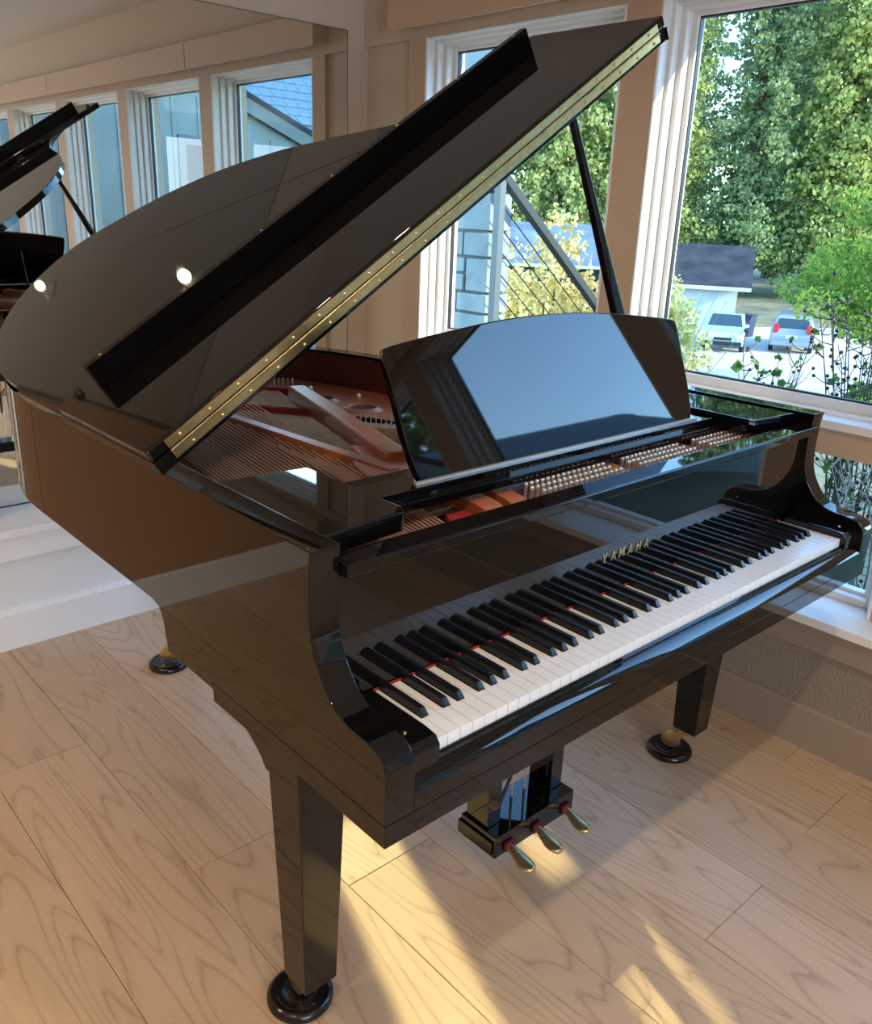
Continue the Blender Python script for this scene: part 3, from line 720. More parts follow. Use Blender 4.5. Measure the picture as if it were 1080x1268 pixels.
# --- legs with casters
def leg(cx, cy, ztop, caster, plate=None):
    hb, ht = 0.034, 0.047
    mb = MB()
    vs_ = []
    for (z, h) in ((0.092, hb), (ztop-0.015, ht-0.001), (ztop, ht)):
        vs_ += [(cx-h, cy-h, z), (cx+h, cy-h, z), (cx+h, cy+h, z), (cx-h, cy+h, z)]
    fs = [(3, 2, 1, 0), (8, 9, 10, 11)] + [(4*i+k_, 4*i+(k_+1) % 4, 4*i+4+(k_+1) % 4, 4*i+4+k_) for i in range(2) for k_ in range(4)]
    o = build('leg', mb.add(vs_, fs), 'ebony', piano, bevel=0.003, lim=40)
    # brass caster: ferrule, fork and wheel
    wx, wy = caster
    mb = MB().box(cx-hb+0.004, cx+hb-0.004, cy-hb+0.004, cy+hb-0.004, 0.088, 0.0925)
    mb.lathe([(0.014, 0.074), (0.016, 0.089)], (cx, cy, 0), 16)
    dv = Vector((wx-cx, wy-cy, 0)); sd = Vector((-dv.y, dv.x, 0)).normalized()
    for s in (-1, 1):
        c0 = Vector((cx, cy, 0)) + sd*s*0.015; c1 = Vector((wx, wy, 0)) + sd*s*0.015
        e_ = sd*0.0025
        prof = [(c0, 0.078), (c0, 0.086), (c1, 0.070), (c1 + dv.normalized()*0.014, 0.05), (c1, 0.036), (c1 - dv.normalized()*0.014, 0.05)]
        vv = [(p.x-e_.x, p.y-e_.y, z) for p, z in prof] + [(p.x+e_.x, p.y+e_.y, z) for p, z in prof]
        mb.add(vv, [tuple(range(6)), tuple(range(6, 12))[::-1]] + [(i, (i+1) % 6, 6+(i+1) % 6, 6+i) for i in range(6)])
    build('caster_fork', mb, 'brass', o, bevel=0.0008, seg=1)
    wm = MB(); c = Vector((wx, wy, 0.046)); k_ = 22
    vv = []
    for (off, rr) in ((-0.011, 0.020), (-0.010, 0.026), (0.010, 0.026), (0.011, 0.020)):
        for j in range(k_):
            a_ = 2*math.pi*j/k_
            p = c + sd*off + dv.normalized()*math.cos(a_)*rr + Vector((0, 0, math.sin(a_)*rr)); vv.append(tuple(p))
    wm.add(vv, [(i*k_+j, i*k_+(j+1) % k_, (i+1)*k_+(j+1) % k_, (i+1)*k_+j) for i in range(3) for j in range(k_)] + [tuple(range(k_))[::-1], tuple(range(3*k_, 4*k_))])
    build('caster_wheel', wm, 'brass_worn', o, smooth=True)
    return o
FEET = [(-0.617, 0.338), (0.615, 0.340), (-0.258, 1.640)]
leg(-0.620, 0.297, 0.56, FEET[0]); leg(0.632, 0.297, 0.56, FEET[1]); leg(-0.225, 1.615, 0.752, FEET[2])
for s in (-1, 1):   # arched leg plates under the keybed
    ar = catmull([(0.560, 0.645), (0.535, 0.606), (0.505, 0.592), (0.467, 0.588), (0.416, 0.577), (0.385, 0.562), (0.363, 0.546), (0.350, 0.530)], 4)
    p_ = [(0.2505, 0.645)] + ar + [(0.2505, 0.530)]
    xa, xb = sorted((s*0.574, s*(0.6675 if s < 0 else 0.679)))
    build('leg_plate', MB().prism(p_, 'x', xa, xb), 'ebony', piano, bevel=0.003, lim=45)

# --- pedal lyre
lyre = build('lyre_box', MB().box(-0.145, 0.118, 0.292, 0.400, 0.085, 0.140), 'ebony', piano, bevel=0.002)
for xc in (-0.118, 0.090):
    build('lyre_post', MB().box(xc-0.020, xc+0.020, 0.325, 0.392, 0.140, 0.652), 'ebony', lyre, bevel=0.003)
build('lyre_trim', MB().box(-0.150, 0.123, 0.300, 0.405, 0.092, 0.125), 'ebony', lyre, bevel=0.002)
build('lyre_cross', MB().box(-0.092, 0.064, 0.335, 0.372, 0.385, 0.400), 'brass_worn', lyre, bevel=0.003)
for xc in (-0.060, -0.014, 0.030):
    build('pedal_rod', MB().tube([(xc, 0.37, 0.13), (xc+0.012, 0.372, 0.652)], 0.0032, 8), 'steel', lyre)
build('lyre_stay', MB().tube([(-0.09, 0.345, 0.15), (0.06, 0.35, 0.42)], 0.004, 8), 'iron', lyre)
build('lyre_stay', MB().tube([(0.02, 0.39, 0.30), (-0.03, 0.60, 0.655)], 0.005, 8), 'iron', lyre)
def pedal_mesh():
    L_ = [(0.0, 0.0085, 0.0), (0.05, 0.0088, -0.001), (0.065, 0.0105, -0.004), (0.082, 0.0155, -0.011), (0.098, 0.0195, -0.016), (0.113, 0.0195, -0.018), (0.124, 0.0150, -0.019), (0.129, 0.008, -0.019)]
    vs_ = []; 
    for (t, w_, z) in L_:
        th = 0.0125
        for (a_, b_) in ((-1, 0.0), (-0.75, 0.42), (0, 0.6), (0.75, 0.42), (1, 0), (0.75, -0.4), (0, -0.5), (-0.75, -0.4)):
            vs_.append((a_*w_, -t, z + b_*th))
    k_ = 8; n2 = len(L_)
    fs = [(i*k_+j, i*k_+(j+1) % k_, (i+1)*k_+(j+1) % k_, (i+1)*k_+j) for i in range(n2-1) for j in range(k_)] + [tuple(range(k_))[::-1], tuple(range((n2-1)*k_, n2*k_))]
    return MB().add(vs_, fs).mesh('pedal', smooth=True, ang=60)
pm = pedal_mesh(); fm = MB().box(-0.0125, 0.0125, -0.003, 0.003, -0.011, -0.004).box(-0.0125, -0.0095, -0.003, 0.003, -0.004, 0.010).box(0.0095, 0.0125, -0.003, 0.003, -0.004, 0.010).box(-0.0125, 0.0125, -0.003, 0.003, 0.007, 0.010).mesh('pedal_felt')
for xc in (-0.104, -0.012, 0.088):
    link('pedal', pm, 'brass_worn', lyre, (xc, 0.345, 0.104)) .rotation_euler = (0, 0, 0)
    link('pedal_felt', fm, 'dark_red_felt', lyre, (xc, 0.288, 0.104))

# --- caster cups on the floor
for (x, y), lab in zip(FEET, ('black caster cup under the front leg nearest the viewer', 'black caster cup under the front leg near the window wall', 'black caster cup under the rear leg by the mirror wall')):
    o = build('caster_cup', MB().lathe([(0.060, 0.0), (0.0625, 0.004), (0.062, 0.012), (0.056, 0.019), (0.049, 0.0205), (0.043, 0.0195), (0.041, 0.0185), (0.038, 0.0205), (0.034, 0.0205), (0.031, 0.0185), (0.029, 0.0165), (0.001, 0.0160)], (0, 0, 0), 44), 'coaster', smooth=True, ang=70)
    o.location = (x, y, 0.0)
    tag(o, lab, 'caster cup', 'black caster cups under the piano')

# ================================================================== OUTSIDE
def terrain(x, y):
    d = min(1.0, max(0.0, (x-1.4)/20.0)); d = d*d*(3-2*d)*0.5 + d*0.5
    return -0.9 - 3.1*d
N1, N2 = 60, 70
xs = np.concatenate([np.linspace(1.21, 26, 40), np.linspace(28, 140, 20)]); ys_ = np.concatenate([np.linspace(-70, -16, 14), np.linspace(-14, 34, 42), np.linspace(38, 150, 14)])
vs_ = [(x, y, terrain(x, y)) for x in xs for y in ys_]
fs = [(i*len(ys_)+j, (i+1)*len(ys_)+j, (i+1)*len(ys_)+j+1, i*len(ys_)+j+1) for i in range(len(xs)-1) for j in range(len(ys_)-1)]
mat('ground_soil', (0.17, 0.16, 0.09), 0.95, var=0.45, vscale=0.5)
struct(build('ground', MB().add(vs_, fs), 'ground_soil', smooth=True), 'grassy slope falling away outside the windows', 'ground')
dv_ = [(20.5, 8.5), (28, 6.5), (38, 10), (44, 15), (47, 19), (42, 22.5), (37.5, 23.4), (34.5, 22.8), (30, 21), (25, 17), (21, 13)]
struct(build('driveway', MB().prism(catmull(dv_+[dv_[0]], 4)[:-1], 'z', -4.25, -3.97), 'drive'), 'pale sunlit concrete driveway with two parked cars', 'driveway')

# --- garage
def gable_house(name, label, x, y, rz, w_, d_, hw, hr, wall_m, roof_m, over=0.5):
    e = empty(name, (x, y, -4.0), rz); tag(e, label, 'house')
    build('wall', MB().prism([(-d_/2, 0), (d_/2, 0), (d_/2, hw), (0, hw+hr), (-d_/2, hw)], 'x', -w_/2, w_/2), wall_m, e)
    k_ = hr/(d_/2)
    for s in (-1, 1):
        prof = [(0, hw+hr+0.02), (s*(d_/2+over), hw-over*k_+0.02), (s*(d_/2+over), hw-over*k_+0.17), (0, hw+hr+0.19)]
        r_ = build('roof', MB().prism(prof, 'x', -w_/2-over, w_/2+over), roof_m, e)
        build('gutter', MB().box(-w_/2-over, w_/2+over, s*(d_/2+over)-0.06, s*(d_/2+over)+0.06, hw-over*k_-0.05, hw-over*k_+0.13), 'house_white', r_)
    return e
# garage faces the viewer (its long side with the door)
g = gable_house('garage', 'white garage with grey gabled roof behind the parked cars', 40.4, 25.6, R(120), 5.6, 6.0, 2.45, 1.5, 'house_white', 'roof_grey', 0.6)
build('garage_door', MB().box(-2.1, 1.0, 3.0, 3.06, 0.0, 2.15), 'house_white', g, bevel=0.02)
build('dark_wall', MB().box(1.35, 2.78, 3.0, 3.05, 0.0, 2.4), 'house_dark', g)
h2 = gable_house('neighbour_house', 'long low house with blue grey roof behind the golden shrubs', 37.5, 41.5, R(133), 21, 9, 2.7, 1.9, 'house_dark', 'roof_blue', 0.6)
ch_ = build('chimney', MB().box(3.0, 3.9, 1.2, 2.0, 3.2, 5.2), 'brick_red', h2, bevel=0.03)

# --- cars
def car(name, label, x, y, rz, body_m, tall, rear):
    e = empty(name, (x, y, -3.97), rz); tag(e, label, 'car')
    h = 1.62 if tall else 1.46
    if tall: prof = [(-2.2, 0.32), (-2.25, 0.75), (-2.12, 1.02), (-1.95, 1.52), (-1.6, h), (0.2, h), (1.0, 1.08), (2.0, 0.92), (2.22, 0.68), (2.2, 0.32)]
    else: prof = [(-2.15, 0.34), (-2.2, 0.85), (-1.55, 0.98), (-0.95, h-0.04), (0.25, h), (1.05, 0.98), (2.0, 0.84), (2.2, 0.62), (2.18, 0.32)]
    mb = MB(); vs_ = []; n2 = len(prof)
    for (yy, k_) in ((-0.86, 0), (-0.82, 1), (0.82, 1), (0.86, 0)):
        for (px, pz) in prof:
            ins_ = max(0, (pz-0.95))*0.28
            s = 1 if yy > 0 else -1
            vs_.append((px*(1 if k_ == 0 else 1.0), yy - s*ins_ - s*(0.05 if k_ else 0), pz + (0.02 if k_ and pz > 1.2 else 0)))
    fs = [(i*n2+j, i*n2+(j+1) % n2, (i+1)*n2+(j+1) % n2, (i+1)*n2+j) for i in range(3) for j in range(n2)] + [tuple(range(n2))[::-1], tuple(range(3*n2, 4*n2))]
    build('body', mb.add(vs_, fs), body_m, e, bevel=0.05, seg=2, lim=20)
    def slab(p, q, y0, y1, nm, m_):
        # window slab between two profile points, pushed out a little
        p, q = Vector((p[0], 0, p[1])), Vector((q[0], 0, q[1])); t = (q-p).normalized(); nn = Vector((-t.z, 0, t.x))
        if nn.z < 0: nn = -nn
        vv = []
        for k_ in (-0.01, 0.035):
            for (pp, ya, yb) in ((p+t*0.06, y0[0], y0[1]), (q-t*0.06, y1[0], y1[1])):
                vv += [tuple(pp+nn*k_+Vector((0, ya, 0))), tuple(pp+nn*k_+Vector((0, yb, 0)))]
        build(nm, MB().add(vv, [(0, 1, 3, 2), (4, 6, 7, 5), (0, 4, 5, 1), (2, 3, 7, 6), (0, 2, 6, 4), (1, 5, 7, 3)]), m_, e, bevel=0.01, seg=1)
    if tall:
        slab((1.0, 1.08), (0.2, h), (-0.70, 0.70), (-0.58, 0.58), 'windscreen', 'car_glass'); slab((-2.12, 1.02), (-1.95, 1.52), (-0.70, 0.70), (-0.58, 0.58), 'rear_window', 'car_glass')
    else:
        slab((1.05, 0.98), (0.25, h), (-0.72, 0.72), (-0.60, 0.60), 'windscreen', 'car_glass'); slab((-1.55, 0.98), (-0.95, h-0.04), (-0.70, 0.70), (-0.58, 0.58), 'rear_window', 'car_glass')
    for s in (-1, 1):
        p_ = [(-1.4, 1.02), (-1.05, h-0.16), (0.15, h-0.14), (0.75, 1.02)]
        vv = [(a_, s*(0.82-max(0, b_-0.95)*0.28+0.05), b_) for a_, b_ in p_] + [(a_, s*(0.78-max(0, b_-0.95)*0.28), b_) for a_, b_ in p_]
        build('side_window', MB().add(vv, [(0, 1, 2, 3), (7, 6, 5, 4), (0, 4, 5, 1), (1, 5, 6, 2), (2, 6, 7, 3), (3, 7, 4, 0)]), 'car_glass', e)
        for wx in (-1.38, 1.38):
            w_ = build('wheel', MB().lathe([(0.20, -0.10), (0.31, -0.09), (0.33, -0.05), (0.33, 0.05), (0.31, 0.09), (0.20, 0.10)], (wx, s*0.80, 0.33), 20, 'y'), 'tyre', e, smooth=True)
            build('hub', MB().lathe([(0.02, -0.115), (0.19, -0.105), (0.19, 0.105), (0.02, 0.115)], (wx, s*0.80, 0.33), 14, 'y'), 'steel', w_)
        build('headlight', MB().box(2.06, 2.22, s*0.62-0.16, s*0.62+0.16, 0.66, 0.80), 'lamp_clear', e, bevel=0.02)
        build('tail_light', MB().box(-2.27, -2.10, s*0.66-0.11, s*0.66+0.11, 0.82 if not tall else 0.9, 1.0 if not tall else 1.25), 'tail_red', e, bevel=0.02)
        build('door_mirror', MB().box(0.72, 0.86, s*0.90-0.09, s*0.90+0.09, 0.98, 1.12), body_m, e, bevel=0.02)
    build('bumper', MB().box(2.1, 2.28, -0.78, 0.78, 0.34, 0.50).box(-2.3, -2.1, -0.78, 0.78, 0.36, 0.54), 'rubber' if not tall else 'car_silver', e, bevel=0.03)
    build('grille', MB().box(2.18, 2.235, -0.36, 0.36, 0.55, 0.66), 'rubber', e)
    build('number_plate', MB().box(-2.275, -2.24, -0.24, 0.24, 0.66, 0.80), 'house_white', e)
    return e
car('hatchback_car', 'white car parked facing the house', 34.3, 19.3, R(208), 'car_white', False, False)
car('estate_car', 'silver blue car parked with red tail lights towards the house', 36.9, 17.4, R(24), 'car_silver', True, True)
o = build('wheelie_bin', MB().prism([(-0.26, 0), (0.26, 0), (0.32, 1.0), (-0.32, 1.0)], 'x', -0.28, 0.28), 'blue_bin', bevel=0.03); o.location = (38.6, 20.6, -4.0)
build('lid', MB().box(-0.3, 0.3, -0.36, 0.34, 1.0, 1.08), 'blue_bin', o, bevel=0.02)
tag(o, 'dark blue wheeled bin beside the garage', 'bin')

# --- foliage
def leaves(centers, radii, n_, size, droop=0.0, seed=0):
    g = np.random.default_rng(seed)
    idx = g.integers(0, len(centers), n_)
    c = np.array(centers)[idx]; r_ = np.array(radii)[idx]
    d = g.normal(size=(n_, 3)); d /= np.linalg.norm(d, axis=1)[:, None]
    p = c + d*r_*(g.uniform(0.35, 1.0, n_)**0.6)[:, None]
    a = g.normal(size=(n_, 3)); a[:, 2] -= droop; a /= np.linalg.norm(a, axis=1)[:, None]
    b_ = np.cross(a, g.normal(size=(n_, 3))); b_ /= np.linalg.norm(b_, axis=1)[:, None]
    s = size*g.uniform(0.5, 1.25, n_)[:, None]
    q = np.stack([p - b_*s*0.42, p + a*s*0.55, p + b_*s*0.42, p - a*s*0.45], 1).reshape(-1, 3)
    return q
def quads_mesh(name, q):
    n_ = len(q)//4
    me = bpy.data.meshes.new(name)
    me.vertices.add(4*n_); me.vertices.foreach_set('co', q.astype(np.float32).ravel())
    me.loops.add(4*n_); me.loops.foreach_set('vertex_index', np.arange(4*n_, dtype=np.int32))
    me.polygons.add(n_); me.polygons.foreach_set('loop_start', np.arange(0, 4*n_, 4, dtype=np.int32))
    me.update(calc_edges=True); me.validate()
    return me
def conifer_parts(h, r, seed, n_=15000, size=0.42):
    g = np.random.default_rng(seed)
    cs, rs = [], []
    z = h*0.10
    while z < h*0.985:
        t = z/h
        rr = r*(1-t)**0.75*g.uniform(0.8, 1.1) + 0.12
        m_ = max(3, int(3 + 7*rr/r))
        a0 = g.uniform(0, 6.28)
        for k_ in range(m_):
            a = a0 + 6.283*k_/m_ + g.uniform(-0.3, 0.3); L_ = rr*g.uniform(0.6, 1.1)
            for f_ in (0.35, 0.68, 1.0):
                cs.append((math.cos(a)*L_*f_, math.sin(a)*L_*f_, z - 0.30*L_*f_*f_ + g.uniform(-0.15, 0.15)))
                w_ = 0.16*rr + 0.22
                rs.append((w_*1.1, w_*1.1, w_*0.55))
        z += h*0.030
    fol = quads_mesh('foliage', leaves(cs, rs, n_, size, 0.5, seed))
    tr_ = MB().tube([(0, 0, -0.3), (g.uniform(-.1, .1), g.uniform(-.1, .1), h*0.5), (0, 0, h*0.97)], [h*0.017, h*0.011, 0.03], 8).mesh('trunk', smooth=True)
    return fol, tr_
FIR = [conifer_parts(24, 4.0, s, 42000, 0.25) for s in (1, 2, 3)]
def tree(name, label, fol, tr_, x, y, z, sc, rz, lm, cat='tree', group=None, sz=None):
    e = empty(name, (x, y, z), rz); e.scale = (sc, sc, sz or sc)
    f2 = fol
    o = bpy.data.objects.new('foliage', f2); COL.objects.link(o); o.parent = e
    if not f2.materials: f2.materials.append(None)
    o.material_slots[0].link = 'OBJECT'; o.material_slots[0].material = MATS[lm]
    link('trunk', tr_, 'bark', e)
    tag(e, label, cat, group)
    return e
pos = []
def az(x_az, dist): return (-1.28 + dist*math.cos(R(x_az)), -0.70 + dist*math.sin(R(x_az)))
FT = []
for i in range(9):       # front row steps towards the house on the left, so the sun reaches every crown
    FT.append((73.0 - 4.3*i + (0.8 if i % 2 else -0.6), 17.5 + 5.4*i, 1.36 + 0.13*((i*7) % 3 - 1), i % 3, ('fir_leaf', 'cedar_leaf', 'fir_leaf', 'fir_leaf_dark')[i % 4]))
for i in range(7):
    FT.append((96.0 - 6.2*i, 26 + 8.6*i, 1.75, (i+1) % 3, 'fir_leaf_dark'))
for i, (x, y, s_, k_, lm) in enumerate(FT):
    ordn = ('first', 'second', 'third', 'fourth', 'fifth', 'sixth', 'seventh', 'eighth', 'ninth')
    kindw = {'fir_leaf': 'tall sunlit green fir', 'fir_leaf_dark': 'tall dark green fir', 'cedar_leaf': 'tall yellow green sunlit cedar'}[lm]
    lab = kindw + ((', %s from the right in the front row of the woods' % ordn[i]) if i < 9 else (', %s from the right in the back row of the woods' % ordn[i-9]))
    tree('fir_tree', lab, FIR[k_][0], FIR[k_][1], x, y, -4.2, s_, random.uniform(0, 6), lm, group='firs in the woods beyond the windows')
for i in range(6):
    tree('fir_tree', 'tall dark fir, %s from the garden side in the far group right of the driveway' % ('first', 'second', 'third', 'fourth', 'fifth', 'sixth')[i], FIR[i % 3][0], FIR[i % 3][1], 100.0 - (i % 2)*5, -24 + 7.6*i, -4.2, 1.6, i*1.3, 'fir_leaf_dark', group='firs in the woods beyond the windows')
# maple with yellow green leaves on the right
g_ = np.random.default_rng(11)
cs = [(g_.normal(0, 1.5), g_.normal(0, 1.5), 4.4 + g_.normal(0, 1.15)) for _ in range(42)]
mf = quads_mesh('foliage', leaves(cs, [(0.9, 0.9, 0.6)]*42, 16000, 0.15, 0.2, 12))
mt = MB().tube([(0, 0, -0.2), (0.1, 0.05, 1.6), (0.0, 0.1, 3.2), (0.3, 0.2, 5.0)], [0.16, 0.12, 0.08, 0.03], 8).tube([(0.1, 0.05, 1.6), (0.9, 0.5, 3.4), (1.3, 0.6, 4.6)], [0.09, 0.05, 0.02], 6).tube([(0.05, 0.05, 2.0), (-0.9, -0.2, 3.6), (-1.2, -0.4, 4.6)], [0.09, 0.05, 0.02], 6).mesh('trunk', smooth=True)
x, y = az(20.2, 27)
tree('maple_tree', 'bright yellow green leafy maple at the right edge of the window', mf, mt, x, y, -4.0, 0.80, 0.4, 'maple_leaf')
x, y = az(15.5, 30)
tree('maple_tree', 'second leafy maple hidden mostly beyond the window edge', mf, mt, x, y, -4.0, 1.1, 2.4, 'maple_leaf')
# trees seen only in reflections, towards the other side of the house
for (x, y, s_, k_) in ((15.5, -17.5, 0.62, 0), (19, -20, 0.72, 2)):
    tree('fir_tree', ('nearer' if k_ == 0 else 'farther') + ' fir on the far side of the garden seen only in reflections', FIR[k_][0], FIR[k_][1], x, y, -4.0, s_, x, 'fir_leaf', group='firs seen in reflections')
# shrubs
def shrub(name, label, x, y, z, r_, h, lm, n_, size, seed, group=None):
    g = np.random.default_rng(seed)
    cs = [(g.normal(0, r_*0.45), g.normal(0, r_*0.45), abs(g.normal(0.62, 0.22))*h) for _ in range(24)]
    f_ = quads_mesh('foliage', leaves(cs, [(r_*0.35, r_*0.35, h*0.16)]*24, n_, size, -0.2, seed))
    st_ = MB()
    for c in cs[::3]: st_.tube([(0, 0, -0.1), (c[0]*0.5, c[1]*0.5, c[2]*0.5), c], [0.03, 0.02, 0.008], 5)
    return tree(name, label, f_, st_.mesh('trunk', smooth=True), x, y, z, 1, 0, lm, 'shrub', group)
for i, (a_, d_, r_, h, lm, lab) in enumerate(((40.6, 12.0, 1.0, 3.1, 'golden_leaf', 'golden autumn shrub behind the cable railing'), (38.7, 15.5, 0.8, 2.6, 'golden_leaf', 'smaller golden shrub low behind the handrail'), (43.0, 14.0, 0.6, 2.7, 'lime_leaf', 'pale green shrub beside the stone pillar'), (33.0, 15.0, 0.62, 2.75, 'lime_leaf', 'pale yellow green shrub beside the right window frame'), (20.6, 25, 0.9, 1.3, 'shrub_leaf', 'low green shrub under the maple'))):
    x, y = az(a_, d_)
    shrub('garden_shrub', lab, x, y, terrain(x, y)-0.05, r_, h, lm, 5200, 0.085 if i < 4 else 0.12, 40+i)
# bare stems with dark berries just outside the glass
def berry_bush(label, x, y, z, n_, h, seed, tm='twig', leaf=20, spread=0.30):
    g = np.random.default_rng(seed)
    e = empty('berry_shrub', (x, y, z)); tag(e, label, 'shrub')
    s_ = MB(); bs = MB(); lv = []
    for i in range(n_):
        a = g.uniform(0, 6.28); sp = g.uniform(0.2, 1)*spread; hh = h*g.uniform(0.65, 1.0)
        b0 = (g.normal(0, .03), g.normal(0, .05), 0)
        p = [b0, (math.cos(a)*sp*0.3, math.sin(a)*sp*0.3 + b0[1], hh*0.4), (math.cos(a)*sp*0.7, math.sin(a)*sp*0.7, hh*0.75), (math.cos(a)*sp*1.1, math.sin(a)*sp*1.1, hh)]
        p = catmull(p, 4); s_.tube(p, [0.0062*(1-0.75*k_/(len(p)-1)) for k_ in range(len(p))], 5)
        for k_ in range(5, len(p)):
            for _ in range(2):
                q0 = Vector(p[k_]); q1 = q0 + Vector((g.normal(0, .05), g.normal(0, .05), g.uniform(.02, .09)))
                s_.tube([q0, (q0+q1)/2 + Vector((0, 0, -.01)), q1], [0.0026, 0.0020, 0.0014], 4)
                if g.uniform() < 0.6: bs.lathe([(0.0006, -0.0085), (0.0065, -0.005), (0.0085, 0), (0.0065, 0.005), (0.0006, 0.0085)], tuple(q1), 7)
                if g.uniform() < leaf/100: lv.append(tuple(q1))
    build('stems', s_, tm, e)
    if bs.v: o = build('berries', bs, 'berry', e, smooth=True); o['kind'] = 'stuff'
    if lv:
        o = link('leaves', quads_mesh('leaves', leaves(lv, [(0.02, 0.02, 0.02)]*len(lv), len(lv)*3, 0.05, 0, seed)), 'shrub_leaf', e); o['kind'] = 'stuff'
berry_bush('thin bare stems with dark berries at the right end of the window', 2.40, 0.66, -0.5, 22, 1.72, 3, leaf=6, spread=0.36)
berry_bush('thin leafy stems with dark berries in the middle of the right window', 2.40, 1.10, -0.45, 14, 1.42, 4, leaf=30, spread=0.30)
berry_bush('pale bare twigs behind the low pane by the piano arm', 1.85, 0.20, -0.7, 30, 1.50, 5, tm='twig_pale', leaf=1, spread=0.45)
# strap leaved plant
e = empty('flax_plant', (2.4, 1.86, -0.5)); tag(e, 'brown strap leaved flax leaning behind the music desk', 'plant')
g = np.random.default_rng(9)
for i in range(9):
    dx, dy = g.uniform(-.05, .20), -(0.18 + 0.055*i); hh = g.uniform(1.30, 1.62)
    p = catmull([(0, 0, 0), (dx*0.3, dy*0.3, hh*0.5), (dx, dy, hh)], 5)
    vs_, fs = [], []
    for k_, q in enumerate(p):
        w_ = 0.013*(1-(k_/(len(p)-1))**2) + 0.002
        vs_ += [(q[0]-w_, q[1]-w_*0.6, q[2]), (q[0], q[1]+0.004, q[2]-0.004), (q[0]+w_, q[1]+w_*0.6, q[2])]
    for k_ in range(len(p)-1): fs += [(3*k_, 3*k_+1, 3*k_+4, 3*k_+3), (3*k_+1, 3*k_+2, 3*k_+5, 3*k_+4)]
    build('leaf', MB().add(vs_, fs), 'leaf_blade', e, smooth=True)

# --- stone pillar with cable railing outside the far window
pil = empty('stone_pillar', (2.33, 3.03, -1.2)); tag(pil, 'pillar of grey cut stone blocks just outside the window', 'pillar')
build('core', MB().box(-0.07, 0.075, -0.235, 0.25, 0, 3.6), 'mortar', pil)
g = np.random.default_rng(21)
z = 0.02
def stone(x0, x1, y0, y1, z0, z1):
    gp = 0.007
    d_ = g.uniform(0, 0.016)
    mb = MB().box(x0-d_, x1, y0+gp if y0 > -0.25 else y0-d_, y1-gp, z0+gp, z1-gp)
    me = mb.mesh('stone', bevel=0.010, seg=2)
    link('stone', me, 'stone', pil)
while z < 3.5:
    h = g.uniform(0.10, 0.24); cut = g.uniform(-0.10, 0.10)
    if h > 0.19 and g.uniform() < 0.6:
        stone(-0.09, 0.08, -0.262, cut, z, z+h)
        m_ = z + h*g.uniform(0.4, 0.6)
        stone(-0.09, 0.08, cut, 0.262, z, m_); stone(-0.09, 0.08, cut, 0.262, m_, z+h)
    else:
        stone(-0.09, 0.08, -0.262, cut, z, z+h); stone(-0.09, 0.08, cut, 0.262, z, z+h)
    z += h
rl = empty('cable_railing', (2.2, 2.66, 0.0)); tag(rl, 'dark sloping handrail with thin cables and post beside the stone pillar', 'railing')
def beam(nm, a, b_, w_, m_, parent):
    a, b_ = Vector(a), Vector(b_); d_ = (b_-a).normalized(); s_ = Vector((0, 1, 0)); t_ = d_.cross(s_).normalized()
    vv = []
    for p in (a, b_):
        vv += [p+s_*w_[0]+t_*w_[1], p-s_*w_[0]+t_*w_[1], p-s_*w_[0]-t_*w_[1], p+s_*w_[0]-t_*w_[1]]
    return build(nm, MB().add(vv, [(0, 1, 2, 3), (7, 6, 5, 4), (0, 4, 5, 1), (1, 5, 6, 2), (2, 6, 7, 3), (3, 7, 4, 0)]), m_, parent, bevel=0.003)
build('post', MB().box(-0.022, 0.022, -0.022, 0.022, -1.0, 1.60), 'iron_grey', rl, bevel=0.003)
sl = -0.80
beam('handrail', (-0.02, 0, 1.62), (2.2, 0, 1.62+sl*2.2), (0.025, 0.022), 'iron', rl)
for i in range(8):
    z0 = 1.62 - 0.16 - i*0.115
    build('cable', MB().tube([(0, 0, z0), (2.1, 0, z0+sl*2.1)], 0.0035, 6), 'iron', rl)
build('post', MB().box(2.13, 2.175, -0.022, 0.022, -2.6, 1.62+sl*2.15), 'iron_grey', rl, bevel=0.003)

# --- wing of this house, seen in the mirror and in the black lacquer
wing = empty('house_wing', (0, 0, 0)); tag(wing, 'grey green board sided wing of the house with shingled roof, in the mirror', 'house')
build('wall', MB().prism([(1.2, -1.6), (5.15, -1.6), (5.15, 1.93), (2.1, 3.15), (1.2, 2.8)], 'y', -4.3, -4.0), 'siding', wing)
for i in range(13):
    x = 1.45 + i*0.30
    zt = 1.93 + (5.15-x)*0.40 if x > 2.1 else 2.8 + (x-1.2)*0.39
    build('batten', MB().box(x-0.02, x+0.02, -4.0, -3.975, -1.5, zt-0.12), 'siding', wing)
beam('fascia', (5.55, -3.9, 1.86), (2.1, -3.9, 3.24), (0.02, 0.10), 'siding_trim', wing)
beam('fascia', (1.0, -3.9, 2.80), (2.1, -3.9, 3.24), (0.02, 0.10), 'siding_trim', wing)
build('gable_roof', MB().prism([(5.58, 1.90), (2.1, 3.28), (1.0, 2.84), (1.0, 2.89), (2.1, 3.33), (5.60, 1.95)], 'y', -4.6, -3.86), 'roof_grey', wing)
wf = build('wing_window', MB().box(3.28, 3.36, -4.0, -3.95, 0.5, 2.06).box(3.92, 4.0, -4.0, -3.95, 0.5, 2.06).box(3.36, 3.92, -4.0, -3.95, 1.96, 2.06).box(3.36, 3.92, -4.0, -3.95, 0.5, 0.58), 'siding_trim', wing, bevel=0.006)
build('pane', MB().box(3.36, 3.92, -3.985, -3.97, 0.58, 1.96), 'car_glass', wf)
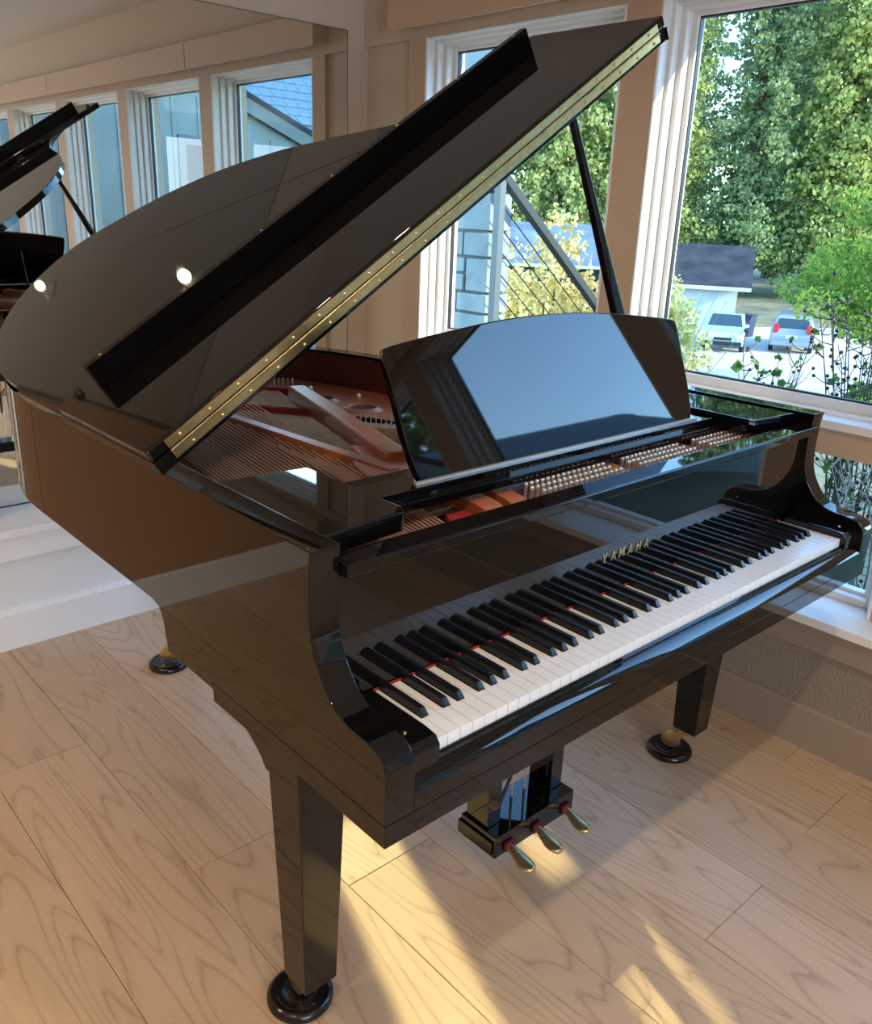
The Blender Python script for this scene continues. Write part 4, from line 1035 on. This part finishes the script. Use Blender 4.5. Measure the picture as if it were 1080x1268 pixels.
# big roof behind: eave y=-5, ridge y=-8
EY, EZ, RY, RZ = -5.0, 2.36, -8.0, 4.62
build('back_wall', MB().box(2.0, 11.7, -10.6, -5.35, -4.0, 2.42), 'siding', wing)
build('roof', MB().prism([(EY, EZ), (RY, RZ), (2*RY-EY, EZ), (2*RY-EY, EZ-0.1), (RY, RZ-0.1), (EY, EZ-0.1)], 'x', 1.6, 12.2), 'shingle', wing)
build('gutter', MB().box(1.6, 12.2, EY-0.02, EY+0.06, EZ-0.16, EZ-0.03), 'siding_trim', wing)
ra = math.atan2(RZ-EZ, EY-RY)                      # roof pitch
rl_ = math.hypot(RZ-EZ, EY-RY)
shm = MB().prism([(0, 0), (0.25, 0.004), (0.25, 0.0), (0, -0.014)][::1], 'x', -0.088, 0.088)
shm = MB().add([(-0.088, 0, 0.022), (0.088, 0, 0.022), (0.088, 0.27, 0.006), (-0.088, 0.27, 0.006), (-0.088, 0, 0), (0.088, 0, 0), (0.088, 0.27, 0), (-0.088, 0.27, 0)], [(0, 1, 2, 3), (7, 6, 5, 4), (0, 4, 5, 1), (1, 5, 6, 2), (2, 6, 7, 3), (3, 7, 4, 0)])
me_s = shm.mesh('shingle')
cell = []
rows = int(rl_/0.19)
for r_ in range(rows):
    x = 1.7 + (0.09 if r_ % 2 else 0) + random.uniform(-.03, .03)
    while x < 12.1:
        cell.append((x, r_)); x += 0.186
def sh_m(x, r_):
    y = EY - math.cos(ra)*0.19*r_; z = EZ + math.sin(ra)*0.19*r_ + random.uniform(0, 0.006)
    return Matrix.Translation((x, y, z)) @ Matrix.Rotation(math.pi, 4, 'Z') @ Matrix.Rotation(ra, 4, 'X')
vis = sorted(cell, key=lambda c: abs(c[0]-5.6)/1.3 + abs(c[1]-6)/7.0)
for c in vis[:290]:
    o = link('roof_shingle', me_s, 'shingle', wing); o.matrix_local = sh_m(*c)
rest = MB()
bv = [Vector(v.co) for v in me_s.vertices]; bf = [tuple(p.vertices) for p in me_s.polygons]
for c in vis[290:]:
    M_ = sh_m(*c); rest.add([tuple(M_ @ v) for v in bv], bf)
o = build('roof_shingles', rest, 'shingle', wing); o['kind'] = 'stuff'
